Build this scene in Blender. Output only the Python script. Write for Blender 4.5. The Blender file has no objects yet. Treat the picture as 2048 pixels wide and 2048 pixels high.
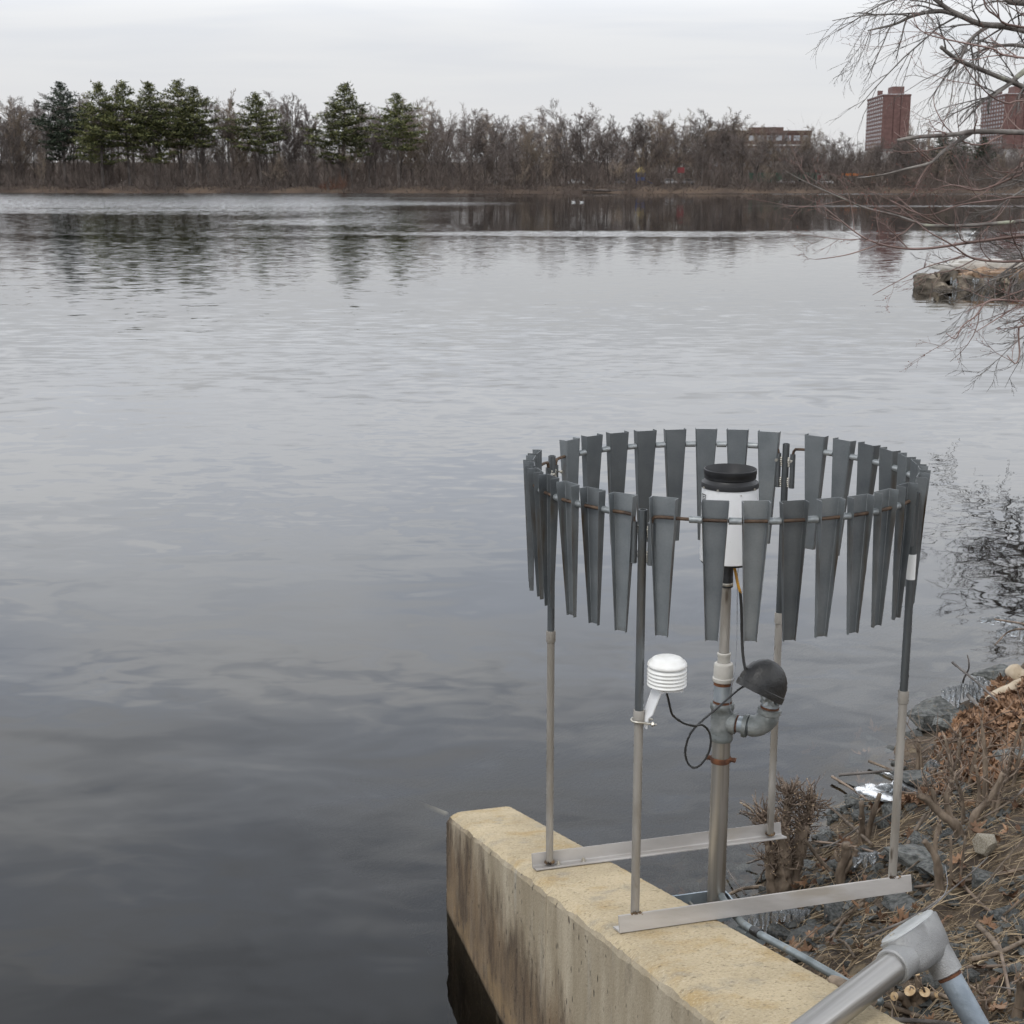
import bpy, math, random
import numpy as np
from mathutils import Vector, Matrix, Euler
from mathutils import noise as mnoise

random.seed(7)
scene = bpy.context.scene
C = scene.collection
PI = math.pi
R = math.radians

# ------------------------------------------------------------------ camera
cam_data = bpy.data.cameras.new("camera")
cam = bpy.data.objects.new("camera", cam_data)
C.objects.link(cam)
cam.location = (0, 0, 3.1772)
cam.rotation_euler = (PI / 2 - 0.2218, 0, 0)
cam_data.sensor_fit = 'HORIZONTAL'
cam_data.sensor_width = 24.0
cam_data.sensor_height = 24.0
cam_data.lens = 34.585
cam_data.clip_start = 0.1
cam_data.clip_end = 6000
cam_data.dof.use_dof = True
cam_data.dof.focus_distance = 4.6
cam_data.dof.aperture_fstop = 11.0
scene.camera = cam

# ------------------------------------------------------------------ sky
world = bpy.data.worlds.new("World")
scene.world = world
world.use_nodes = True
wn, wl = world.node_tree.nodes, world.node_tree.links
wn.clear()
SUN_EL, SUN_AZ = R(52), R(215)          # high, behind and to the left of the viewer


def wnode(kind, **kw):
    n = wn.new(kind)
    for k, v in kw.items():
        setattr(n, k, v)
    return n


sky = wnode('ShaderNodeTexSky')
sky.sky_type = 'NISHITA'
sky.sun_disc = False
sky.sun_elevation = SUN_EL
sky.sun_rotation = SUN_AZ
tc = wnode('ShaderNodeTexCoord')
sep = wnode('ShaderNodeSeparateXYZ')
wl.new(tc.outputs['Generated'], sep.inputs[0])
zc = wnode('ShaderNodeMath', operation='MAXIMUM')
wl.new(sep.outputs['Z'], zc.inputs[0]); zc.inputs[1].default_value = 0.0
za = wnode('ShaderNodeMath', operation='ADD')
wl.new(zc.outputs[0], za.inputs[0]); za.inputs[1].default_value = 0.12
dv = wnode('ShaderNodeVectorMath', operation='DIVIDE')
cmb = wnode('ShaderNodeCombineXYZ')
for i in range(3):
    wl.new(za.outputs[0], cmb.inputs[i])
wl.new(tc.outputs['Generated'], dv.inputs[0]); wl.new(cmb.outputs[0], dv.inputs[1])
mp = wnode('ShaderNodeMapping')
mp.inputs['Scale'].default_value = (0.55, 1.1, 0.0)
mp.inputs['Rotation'].default_value = (0, 0, R(-12))
wl.new(dv.outputs[0], mp.inputs[0])
nz = wnode('ShaderNodeTexNoise')
nz.inputs['Scale'].default_value = 2.4
nz.inputs['Detail'].default_value = 3.5
nz.inputs['Roughness'].default_value = 0.5
nz.inputs['Distortion'].default_value = 0.35
wl.new(mp.outputs[0], nz.inputs['Vector'])
ramp = wnode('ShaderNodeValToRGB')
ramp.color_ramp.elements[0].position = 0.36
ramp.color_ramp.elements[0].color = (0.665, 0.71, 0.79, 1)
ramp.color_ramp.elements[1].position = 0.62
ramp.color_ramp.elements[1].color = (0.845, 0.86, 0.88, 1)
wl.new(nz.outputs['Fac'], ramp.inputs[0])
# thin high cloud closes up towards the horizon
hz = wnode('ShaderNodeMapRange')
hz.inputs['From Min'].default_value = 0.02
hz.inputs['From Max'].default_value = 0.26
wl.new(zc.outputs[0], hz.inputs['Value'])
hmix = wnode('ShaderNodeMix', data_type='RGBA')
hmix.inputs[6].default_value = (0.80, 0.80, 0.815, 1)
wl.new(hz.outputs[0], hmix.inputs[0]); wl.new(ramp.outputs[0], hmix.inputs[7])
# an overcast sky grows brighter from the horizon towards the zenith
cie = wnode('ShaderNodeFloatCurve')
cv = cie.mapping.curves[0]
for i_, (a_, b_) in enumerate(((0.0, 0.375), (0.085, 0.397), (0.135, 0.60), (0.20, 0.75), (0.29, 0.82), (0.42, 0.72), (0.65, 0.50), (1.0, 0.42))):
    if i_ in (0, 7):
        cv.points[0 if i_ == 0 else -1].location = (a_, b_)
    else:
        cv.points.new(a_, b_)
cie.mapping.update()
wl.new(zc.outputs[0], cie.inputs['Value'])
cs_ = wnode('ShaderNodeMath', operation='MULTIPLY')
wl.new(cie.outputs[0], cs_.inputs[0]); cs_.inputs[1].default_value = 26.0
sc10 = wnode('ShaderNodeVectorMath', operation='SCALE')
wl.new(cs_.outputs[0], sc10.inputs['Scale'])
wl.new(hmix.outputs[2], sc10.inputs[0])
smix = wnode('ShaderNodeMix', data_type='RGBA')
smix.inputs[0].default_value = 0.93
wl.new(sky.outputs[0], smix.inputs[6]); wl.new(sc10.outputs[0], smix.inputs[7])
bg = wnode('ShaderNodeBackground')
bg.inputs['Strength'].default_value = 0.1
wl.new(smix.outputs[2], bg.inputs['Color'])
wo = wnode('ShaderNodeOutputWorld')
wl.new(bg.outputs[0], wo.inputs[0])

sun_data = bpy.data.lights.new("sun", 'SUN')
sun_data.energy = 1.2
sun_data.angle = R(18)
sun_data.color = (1.0, 0.97, 0.92)
sun = bpy.data.objects.new("sun", sun_data)
C.objects.link(sun)
sd = Vector((math.sin(SUN_AZ) * math.cos(SUN_EL), math.cos(SUN_AZ) * math.cos(SUN_EL), math.sin(SUN_EL)))
sun.rotation_euler = sd.to_track_quat('Z', 'Y').to_euler()

scene.view_settings.view_transform = 'Standard'
scene.view_settings.look = 'None'
scene.view_settings.exposure = 0.0
scene.view_settings.gamma = 1.0
scene.render.engine = 'CYCLES'
cy = scene.cycles
cy.max_bounces = 6
cy.diffuse_bounces = 3
cy.glossy_bounces = 3
cy.transmission_bounces = 4
cy.transparent_max_bounces = 24
cy.volume_bounces = 0
cy.caustics_reflective = False
cy.caustics_refractive = False
cy.use_adaptive_sampling = True
cy.adaptive_threshold = 0.03
cy.use_denoising = True
cy.denoiser = 'OPENIMAGEDENOISE'


# ------------------------------------------------------------------ materials
def mat(name):
    m = bpy.data.materials.new(name)
    m.use_nodes = True
    nt = m.node_tree
    return m, nt.nodes, nt.links, nt.nodes['Principled BSDF']


def N(nodes, kind, **kw):
    n = nodes.new(kind)
    for k, v in kw.items():
        if k in n.inputs.keys() if hasattr(n.inputs, 'keys') else False:
            n.inputs[k].default_value = v
        else:
            setattr(n, k, v)
    return n


def surf(name, c1, c2=None, scale=6.0, rough=0.6, metal=0.0, bump=0.0, bscale=40.0, detail=5.0,
         stretch=(1, 1, 1), lo=0.38, hi=0.62, c3=None, s3=3.0, t3=0.58, rand=0.0, island=False, spec=0.5, w3=0.08, bdist=0.01):
    """Noise-mixed two or three tone surface with fine relief."""
    m, n, l, p = mat(name)
    p.inputs['Roughness'].default_value = rough
    p.inputs['Metallic'].default_value = metal
    p.inputs['Specular IOR Level'].default_value = spec
    t = n.new('ShaderNodeTexCoord')
    mpn = n.new('ShaderNodeMapping')
    mpn.inputs['Scale'].default_value = stretch
    l.new(t.outputs['Object'], mpn.inputs[0])
    src = mpn.outputs[0]
    if rand:
        oi = n.new('ShaderNodeObjectInfo')
        ad = n.new('ShaderNodeVectorMath'); ad.operation = 'ADD'
        sm = n.new('ShaderNodeMath'); sm.operation = 'MULTIPLY'; sm.inputs[1].default_value = 37.0
        l.new(oi.outputs['Random'], sm.inputs[0])
        l.new(mpn.outputs[0], ad.inputs[0]); l.new(sm.outputs[0], ad.inputs[1])
        src = ad.outputs[0]
    c2 = c2 or c1
    nx = n.new('ShaderNodeTexNoise')
    nx.inputs['Scale'].default_value = scale
    nx.inputs['Detail'].default_value = detail
    l.new(src, nx.inputs['Vector'])
    rp = n.new('ShaderNodeValToRGB')
    rp.color_ramp.elements[0].position = lo
    rp.color_ramp.elements[0].color = (*c1, 1)
    rp.color_ramp.elements[1].position = hi
    rp.color_ramp.elements[1].color = (*c2, 1)
    if island:
        g = n.new('ShaderNodeNewGeometry')
        mx = n.new('ShaderNodeMath'); mx.operation = 'MULTIPLY_ADD'
        mx.inputs[1].default_value = 0.7; mx.inputs[2].default_value = -0.35
        l.new(g.outputs['Random Per Island'], mx.inputs[0])
        a2 = n.new('ShaderNodeMath'); a2.operation = 'ADD'
        l.new(nx.outputs['Fac'], a2.inputs[0]); l.new(mx.outputs[0], a2.inputs[1])
        l.new(a2.outputs[0], rp.inputs[0])
    else:
        l.new(nx.outputs['Fac'], rp.inputs[0])
    col = rp.outputs[0]
    if c3:
        n3 = n.new('ShaderNodeTexNoise')
        n3.inputs['Scale'].default_value = s3
        n3.inputs['Detail'].default_value = 6
        l.new(src, n3.inputs['Vector'])
        r3 = n.new('ShaderNodeMapRange')
        r3.inputs['From Min'].default_value = t3
        r3.inputs['From Max'].default_value = t3 + w3
        l.new(n3.outputs['Fac'], r3.inputs['Value'])
        mx3 = n.new('ShaderNodeMix'); mx3.data_type = 'RGBA'
        mx3.inputs[7].default_value = (*c3, 1)
        l.new(r3.outputs[0], mx3.inputs[0]); l.new(col, mx3.inputs[6])
        col = mx3.outputs[2]
    if rand:
        hs = n.new('ShaderNodeHueSaturation')
        mr = n.new('ShaderNodeMapRange')
        mr.inputs['To Min'].default_value = 1 - rand
        mr.inputs['To Max'].default_value = 1 + rand
        l.new(oi.outputs['Random'], mr.inputs['Value'])
        l.new(mr.outputs[0], hs.inputs['Value']); l.new(col, hs.inputs['Color'])
        col = hs.outputs[0]
    l.new(col, p.inputs['Base Color'])
    if bump:
        bn = n.new('ShaderNodeTexNoise')
        bn.inputs['Scale'].default_value = bscale
        bn.inputs['Detail'].default_value = 6
        l.new(src, bn.inputs['Vector'])
        b = n.new('ShaderNodeBump')
        b.inputs['Strength'].default_value = min(1.0, bump)
        b.inputs['Distance'].default_value = bdist
        l.new(bn.outputs['Fac'], b.inputs['Height'])
        l.new(b.outputs[0], p.inputs['Normal'])
    return m


MT = {}
MT['steel_dark'] = surf('weathered_dark_steel', (0.085, 0.095, 0.10), (0.15, 0.16, 0.165), 9, 0.42, 0.65, 0.15, 60, stretch=(1, 1, .25),
                        c3=(0.10, 0.075, 0.045), s3=4, t3=0.58)
MT['pipe_grey'] = surf('dirty_grey_pipe', (0.27, 0.245, 0.21), (0.42, 0.395, 0.36), 14, 0.55, 0.35, 0.12, 80, stretch=(1, 1, .25),
                       c3=(0.11, 0.09, 0.07), s3=26, t3=0.60)
MT['galv'] = surf('galvanised_sleeve', (0.25, 0.27, 0.275), (0.38, 0.40, 0.405), 40, 0.5, 0.55, 0.1, 120, c3=(0.22, 0.15, 0.09), s3=30, t3=0.64)
MT['rod_rust'] = surf('rusty_rod', (0.055, 0.035, 0.025), (0.13, 0.085, 0.055), 30, 0.7, 0.25, 0.3, 150)
MT['weld'] = surf('weld_bead', (0.035, 0.025, 0.02), (0.30, 0.20, 0.11), 45, 0.6, 0.4, 0.5, 120)
MT['alu'] = surf('aluminium_angle', (0.40, 0.375, 0.35), (0.52, 0.495, 0.47), 10, 0.42, 0.35, 0.08, 90, stretch=(.2, 1, 1),
                 c3=(0.40, 0.36, 0.31), s3=7, t3=0.6)
MT['bolt'] = surf('zinc_bolt', (0.45, 0.42, 0.36), (0.65, 0.62, 0.55), 60, 0.35, 0.8)
MT['tape'] = surf('white_tape', (0.72, 0.72, 0.70), (0.80, 0.80, 0.78), 12, 0.6)
MT['white_plastic'] = surf('white_plastic', (0.78, 0.775, 0.74), (0.84, 0.835, 0.81), 25, 0.42, c3=(0.70, 0.68, 0.62), s3=20, t3=0.62)
MT['white_paint'] = surf('white_painted_metal', (0.82, 0.825, 0.83), (0.86, 0.865, 0.87), 8, 0.38, c3=(0.45, 0.41, 0.36), s3=60, t3=0.76)
MT['black_plastic'] = surf('black_plastic', (0.012, 0.012, 0.013), (0.022, 0.022, 0.024), 20, 0.45)
MT['print'] = surf('black_print', (0.02, 0.02, 0.022), None, 5, 0.6)
MT['rubber'] = surf('black_rubber', (0.012, 0.012, 0.012), (0.02, 0.02, 0.02), 20, 0.4)
MT['cable'] = surf('black_cable', (0.014, 0.014, 0.014), (0.025, 0.024, 0.022), 30, 0.45)
MT['cable_yellow'] = surf('yellow_cable', (0.50, 0.22, 0.02), (0.60, 0.30, 0.03), 30, 0.5)
MT['wire'] = surf('thin_grey_wire', (0.30, 0.31, 0.33), None, 20, 0.4, 0.6)
MT['hood'] = surf('dull_black_casting', (0.022, 0.022, 0.023), (0.05, 0.049, 0.047), 16, 0.38, 0.3, 0.25, 130, c3=(0.11, 0.105, 0.10), s3=26, t3=0.62)
MT['galv_fit'] = surf('galvanised_fitting', (0.17, 0.185, 0.18), (0.30, 0.315, 0.31), 22, 0.55, 0.4, 0.25, 150, c3=(0.42, 0.43, 0.43), s3=24, t3=0.64)
MT['galv_blue'] = surf('zinc_nipple', (0.30, 0.34, 0.37), (0.42, 0.46, 0.49), 30, 0.45, 0.5, 0.1, 100, stretch=(1, 1, .4))
MT['rust'] = surf('orange_rust', (0.075, 0.032, 0.018), (0.19, 0.075, 0.032), 40, 0.85, 0.0, 0.4, 140)
MT['stainless'] = surf('brushed_stainless', (0.30, 0.28, 0.25), (0.46, 0.43, 0.39), 7, 0.36, 0.75, 0.06, 60, stretch=(6, 6, .12),
                       c3=(0.20, 0.17, 0.13), s3=5, t3=0.57)
MT['steel_conduit'] = surf('brushed_steel_conduit', (0.30, 0.29, 0.275), (0.44, 0.425, 0.405), 5, 0.34, 0.8, 0.05, 80, stretch=(7, 7, .15), c3=(0.24, 0.225, 0.2), s3=4, t3=0.6)
MT['pvc'] = surf('weathered_pvc', (0.50, 0.47, 0.42), (0.60, 0.58, 0.53), 14, 0.5, 0.0, 0.1, 90)
MT['cast_alu'] = surf('cast_aluminium', (0.27, 0.27, 0.268), (0.36, 0.36, 0.355), 12, 0.5, 0.5, 0.3, 260, c3=(0.23, 0.225, 0.22), s3=9, t3=0.6)
MT['gasket'] = surf('lid_grey', (0.40, 0.41, 0.405), (0.47, 0.48, 0.475), 20, 0.45, 0.3)
MT['conduit_blue'] = surf('blue_grey_conduit', (0.20, 0.235, 0.27), (0.32, 0.365, 0.41), 12, 0.5, 0.4, 0.2, 90, c3=(0.42, 0.46, 0.5), s3=15, t3=0.63)
MT['thin_conduit'] = surf('thin_galvanised_conduit', (0.17, 0.195, 0.20), (0.28, 0.315, 0.325), 16, 0.45, 0.5, 0.1, 90, stretch=(1, 1, .3),
                          c3=(0.28, 0.23, 0.13), s3=9, t3=0.62)
MT['bracket'] = surf('blue_zinc_bracket', (0.26, 0.31, 0.35), (0.36, 0.41, 0.45), 14, 0.42, 0.55)
MT['bark'] = surf('grey_brown_bark', (0.085, 0.062, 0.043), (0.20, 0.155, 0.115), 26, 0.85, 0.0, 0.8, 70, stretch=(1, 1, .4))
MT['bark_pale'] = surf('pale_bark', (0.12, 0.09, 0.064), (0.27, 0.21, 0.155), 22, 0.8, 0.0, 0.6, 70, stretch=(1, 1, .4))
MT['bark_grey'] = surf('grey_limb_bark', (0.11, 0.095, 0.085), (0.24, 0.22, 0.20), 9, 0.85, 0.0, 0.6, 60, c3=(0.36, 0.37, 0.28), s3=4, t3=0.64)
MT['twig_red'] = surf('reddish_twig', (0.12, 0.075, 0.062), (0.29, 0.20, 0.175), 3, 0.65)
MT['twig_brown'] = surf('brown_twig', (0.11, 0.08, 0.06), (0.27, 0.205, 0.155), 14, 0.8, island=True)
MT['twig_grey'] = surf('dark_grey_twig', (0.10, 0.088, 0.08), (0.19, 0.17, 0.155), 5, 0.8)
MT['bud'] = surf('red_bud', (0.16, 0.03, 0.02), (0.26, 0.07, 0.04), 30, 0.6)
MT['cut_wood'] = surf('fresh_cut_wood', (0.50, 0.34, 0.18), (0.66, 0.50, 0.31), 60, 0.7)
MT['straw'] = surf('dry_stalks', (0.12, 0.085, 0.052), (0.50, 0.39, 0.255), 9, 0.8, island=True, lo=0.2, hi=0.8)
MT['leaf'] = surf('brown_oak_leaf', (0.085, 0.042, 0.022), (0.36, 0.215, 0.125), 12, 0.7, island=True, lo=0.18, hi=0.85)
MT['leaf_single'] = surf('tan_oak_leaf', (0.13, 0.07, 0.038), (0.28, 0.17, 0.10), 18, 0.7, rand=0.45)
MT['stone'] = surf('blue_grey_stone', (0.055, 0.059, 0.056), (0.185, 0.19, 0.18), 11, 0.72, 0.0, 0.9, 60, rand=0.35, c3=(0.17, 0.15, 0.115), s3=9, t3=0.6)
MT['stone_pale'] = surf('pale_pitted_stone', (0.36, 0.31, 0.23), (0.58, 0.53, 0.43), 22, 0.85, 0.0, 1.0, 60, c3=(0.10, 0.085, 0.06), s3=40, t3=0.66)
MT['driftwood'] = surf('bleached_driftwood', (0.42, 0.34, 0.24), (0.60, 0.51, 0.39), 14, 0.75, 0.0, 0.4, 50, stretch=(1, 1, .3))
MT['jetty_stone'] = surf('brown_grey_masonry', (0.05, 0.042, 0.032), (0.21, 0.175, 0.135), 2.2, 0.85, 0.0, 1.0, 9, c3=(0.32, 0.27, 0.20), s3=3.5, t3=0.58)
MT['jetty_slab'] = surf('pale_stone_slab', (0.42, 0.40, 0.36), (0.56, 0.54, 0.50), 4, 0.8, 0.0, 0.5, 20)
MT['jetty_soil'] = surf('orange_leaf_soil', (0.20, 0.12, 0.07), (0.40, 0.28, 0.19), 5, 0.9, 0.0, 0.8, 15)
MT['brick'] = surf('far_red_brick', (0.118, 0.064, 0.057), (0.155, 0.088, 0.079), 0.4, 0.85)
MT['brick_brown'] = surf('brown_brick', (0.095, 0.06, 0.05), (0.135, 0.088, 0.074), 0.3, 0.85)
MT['pale_concrete'] = surf('pale_concrete_trim', (0.38, 0.37, 0.36), (0.46, 0.45, 0.44), 0.5, 0.8)
MT['brick_dark'] = surf('dark_brick_joint', (0.06, 0.03, 0.028), None, 0.5, 0.9)
MT['window'] = surf('far_window_glass', (0.28, 0.29, 0.31), (0.40, 0.41, 0.43), 0.3, 0.25)
MT['window_dark'] = surf('dark_window_glass', (0.05, 0.05, 0.055), (0.12, 0.12, 0.125), 0.3, 0.2)
MT['roof_snow'] = surf('pale_roof', (0.62, 0.64, 0.66), None, 1, 0.7)
MT['car_white'] = surf('white_car_paint', (0.72, 0.73, 0.74), None, 1, 0.25)
MT['car_silver'] = surf('silver_car_paint', (0.40, 0.42, 0.44), None, 1, 0.25, 0.4)
MT['car_dark'] = surf('dark_car_paint', (0.03, 0.032, 0.036), None, 1, 0.25)
MT['glass_dark'] = surf('car_glass', (0.02, 0.022, 0.025), None, 1, 0.1)
MT['blue_panel'] = surf('blue_panel', (0.04, 0.12, 0.42), None, 1, 0.5)
MT['yellow_panel'] = surf('yellow_panel', (0.62, 0.48, 0.16), None, 1, 0.5)
MT['red_panel'] = surf('red_panel', (0.30, 0.06, 0.065), None, 1, 0.5)
MT['green_panel'] = surf('green_fence_cloth', (0.03, 0.12, 0.08), (0.05, 0.16, 0.11), 1, 0.7)
MT['orange_panel'] = surf('orange_panel', (0.62, 0.18, 0.03), None, 1, 0.5)
MT['pole'] = surf('grey_pole', (0.30, 0.30, 0.31), None, 1, 0.5, 0.3)
MT['feather'] = surf('white_feathers', (0.78, 0.78, 0.77), (0.82, 0.82, 0.81), 20, 0.7)
MT['feather_grey'] = surf('grey_feathers', (0.38, 0.39, 0.41), None, 20, 0.7)
MT['beak'] = surf('yellow_beak', (0.5, 0.36, 0.06), None, 20, 0.5)
MT['far_bark'] = surf('far_tree_bark', (0.075, 0.062, 0.055), (0.15, 0.128, 0.116), 0.5, 0.9, rand=0.25)
MT['far_bark_pale'] = surf('pale_far_bark', (0.26, 0.24, 0.21), (0.36, 0.34, 0.30), 0.5, 0.9, rand=0.15)
MT['far_twig'] = surf('far_tree_twigs', (0.128, 0.104, 0.092), (0.205, 0.172, 0.155), 0.12, 0.9, rand=0.25)
MT['far_twig_tan'] = surf('tan_far_twigs', (0.19, 0.15, 0.112), (0.28, 0.225, 0.175), 0.12, 0.9, rand=0.2)
MT['brush'] = surf('far_brush', (0.105, 0.083, 0.072), (0.195, 0.158, 0.136), 0.05, 0.9, island=True)
MT['brush_rust'] = surf('rusty_dead_leaves', (0.14, 0.065, 0.042), (0.22, 0.11, 0.07), 0.5, 0.9, island=True)
MT['needles'] = surf('pine_needles', (0.040, 0.050, 0.018), (0.165, 0.170, 0.058), 0.30, 0.8, island=True, rand=0.18, lo=0.25, hi=0.75)
MT['needles_dark'] = surf('dark_pine_needles', (0.022, 0.036, 0.022), (0.055, 0.075, 0.042), 0.45, 0.8, island=True, rand=0.15, lo=0.25, hi=0.75)
MT['far_ground'] = surf('far_leafy_ground', (0.055, 0.038, 0.029), (0.115, 0.080, 0.056), 0.10, 0.95, 0.0, 0.4, 1.5)
MT['bed'] = surf('lake_bed_mud', (0.016, 0.015, 0.013), (0.028, 0.026, 0.022), 0.4, 0.9)


def ice_material():
    m, n, l, p = mat('clear_ice')
    p.inputs['Base Color'].default_value = (0.88, 0.92, 0.95, 1)
    p.inputs['Roughness'].default_value = 0.07
    p.inputs['IOR'].default_value = 1.31
    p.inputs['Transmission Weight'].default_value = 0.82
    t = n.new('ShaderNodeTexCoord'); b = n.new('ShaderNodeBump'); x = n.new('ShaderNodeTexNoise')
    x.inputs['Scale'].default_value = 45
    l.new(t.outputs['Object'], x.inputs['Vector'])
    b.inputs['Strength'].default_value = 0.6; b.inputs['Distance'].default_value = 0.01
    l.new(x.outputs['Fac'], b.inputs['Height']); l.new(b.outputs[0], p.inputs['Normal'])
    return m


MT['ice'] = ice_material()


def leaf_plate_material():
    """Zinc sheet with rust bleeding from the rod holes along the edges."""
    m, n, l, p = mat('zinc_sheet_vane')
    p.inputs['Metallic'].default_value = 0.55
    t = n.new('ShaderNodeTexCoord'); oi = n.new('ShaderNodeObjectInfo')
    sm = n.new('ShaderNodeMath'); sm.operation = 'MULTIPLY'; sm.inputs[1].default_value = 53.0
    l.new(oi.outputs['Random'], sm.inputs[0])
    ad = n.new('ShaderNodeVectorMath'); ad.operation = 'ADD'
    l.new(t.outputs['Object'], ad.inputs[0]); l.new(sm.outputs[0], ad.inputs[1])
    fine = n.new('ShaderNodeTexNoise'); fine.inputs['Scale'].default_value = 190; fine.inputs['Detail'].default_value = 3
    big = n.new('ShaderNodeTexNoise'); big.inputs['Scale'].default_value = 9; big.inputs['Detail'].default_value = 5
    l.new(ad.outputs[0], fine.inputs['Vector']); l.new(ad.outputs[0], big.inputs['Vector'])
    mixf = n.new('ShaderNodeMath'); mixf.operation = 'MULTIPLY_ADD'; mixf.inputs[1].default_value = 0.22
    l.new(fine.outputs['Fac'], mixf.inputs[0])
    hb = n.new('ShaderNodeMath'); hb.operation = 'MULTIPLY'; hb.inputs[1].default_value = 0.78
    l.new(big.outputs['Fac'], hb.inputs[0]); l.new(hb.outputs[0], mixf.inputs[2])
    rp = n.new('ShaderNodeValToRGB')
    rp.color_ramp.elements[0].position = 0.35; rp.color_ramp.elements[0].color = (0.150, 0.165, 0.175, 1)
    rp.color_ramp.elements[1].position = 0.68; rp.color_ramp.elements[1].color = (0.225, 0.240, 0.245, 1)
    l.new(mixf.outputs[0], rp.inputs[0])
    hs = n.new('ShaderNodeHueSaturation')
    mr = n.new('ShaderNodeMapRange'); mr.inputs['To Min'].default_value = 0.72; mr.inputs['To Max'].default_value = 1.25
    l.new(oi.outputs['Random'], mr.inputs['Value']); l.new(mr.outputs[0], hs.inputs['Value']); l.new(rp.outputs[0], hs.inputs['Color'])
    # rust: strongest on the turned-out edges below the rod, broken up by noise
    sx = n.new('ShaderNodeSeparateXYZ'); l.new(t.outputs['Object'], sx.inputs[0])
    ed = n.new('ShaderNodeMapRange')            # distance outwards along the flange
    ed.inputs['From Min'].default_value = -0.011; ed.inputs['From Max'].default_value = 0.004
    l.new(sx.outputs['Y'], ed.inputs['Value'])
    zz = n.new('ShaderNodeMapRange')
    zz.inputs['From Min'].default_value = 0.012; zz.inputs['From Max'].default_value = -0.03
    l.new(sx.outputs['Z'], zz.inputs['Value'])
    rn = n.new('ShaderNodeTexNoise'); rn.inputs['Scale'].default_value = 26; rn.inputs['Detail'].default_value = 6
    rmp = n.new('ShaderNodeMapping'); rmp.inputs['Scale'].default_value = (1, 1, 0.16)
    l.new(ad.outputs[0], rmp.inputs[0]); l.new(rmp.outputs[0], rn.inputs['Vector'])
    rr = n.new('ShaderNodeMapRange'); rr.inputs['From Min'].default_value = 0.44; rr.inputs['From Max'].default_value = 0.72
    l.new(rn.outputs['Fac'], rr.inputs['Value'])
    m1 = n.new('ShaderNodeMath'); m1.operation = 'MULTIPLY'; l.new(ed.outputs[0], m1.inputs[0]); l.new(zz.outputs[0], m1.inputs[1])
    m2 = n.new('ShaderNodeMath'); m2.operation = 'MULTIPLY'; l.new(m1.outputs[0], m2.inputs[0]); l.new(rr.outputs[0], m2.inputs[1])
    bt = n.new('ShaderNodeMapRange'); bt.inputs['From Min'].default_value = -0.335; bt.inputs['From Max'].default_value = -0.352
    bt.inputs['To Max'].default_value = 0.8
    l.new(sx.outputs['Z'], bt.inputs['Value'])
    m3 = n.new('ShaderNodeMath'); m3.operation = 'MULTIPLY'; l.new(bt.outputs[0], m3.inputs[0]); l.new(rr.outputs[0], m3.inputs[1])
    m4 = n.new('ShaderNodeMath'); m4.operation = 'MAXIMUM'; l.new(m2.outputs[0], m4.inputs[0]); l.new(m3.outputs[0], m4.inputs[1])
    mx = n.new('ShaderNodeMix'); mx.data_type = 'RGBA'
    mx.inputs[7].default_value = (0.085, 0.06, 0.035, 1)
    l.new(m4.outputs[0], mx.inputs[0]); l.new(hs.outputs[0], mx.inputs[6]); l.new(mx.outputs[2], p.inputs['Base Color'])
    ro = n.new('ShaderNodeMapRange'); ro.inputs['To Min'].default_value = 0.42; ro.inputs['To Max'].default_value = 0.85
    l.new(m4.outputs[0], ro.inputs['Value']); l.new(ro.outputs[0], p.inputs['Roughness'])
    return m


MT['vane'] = leaf_plate_material()


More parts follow.
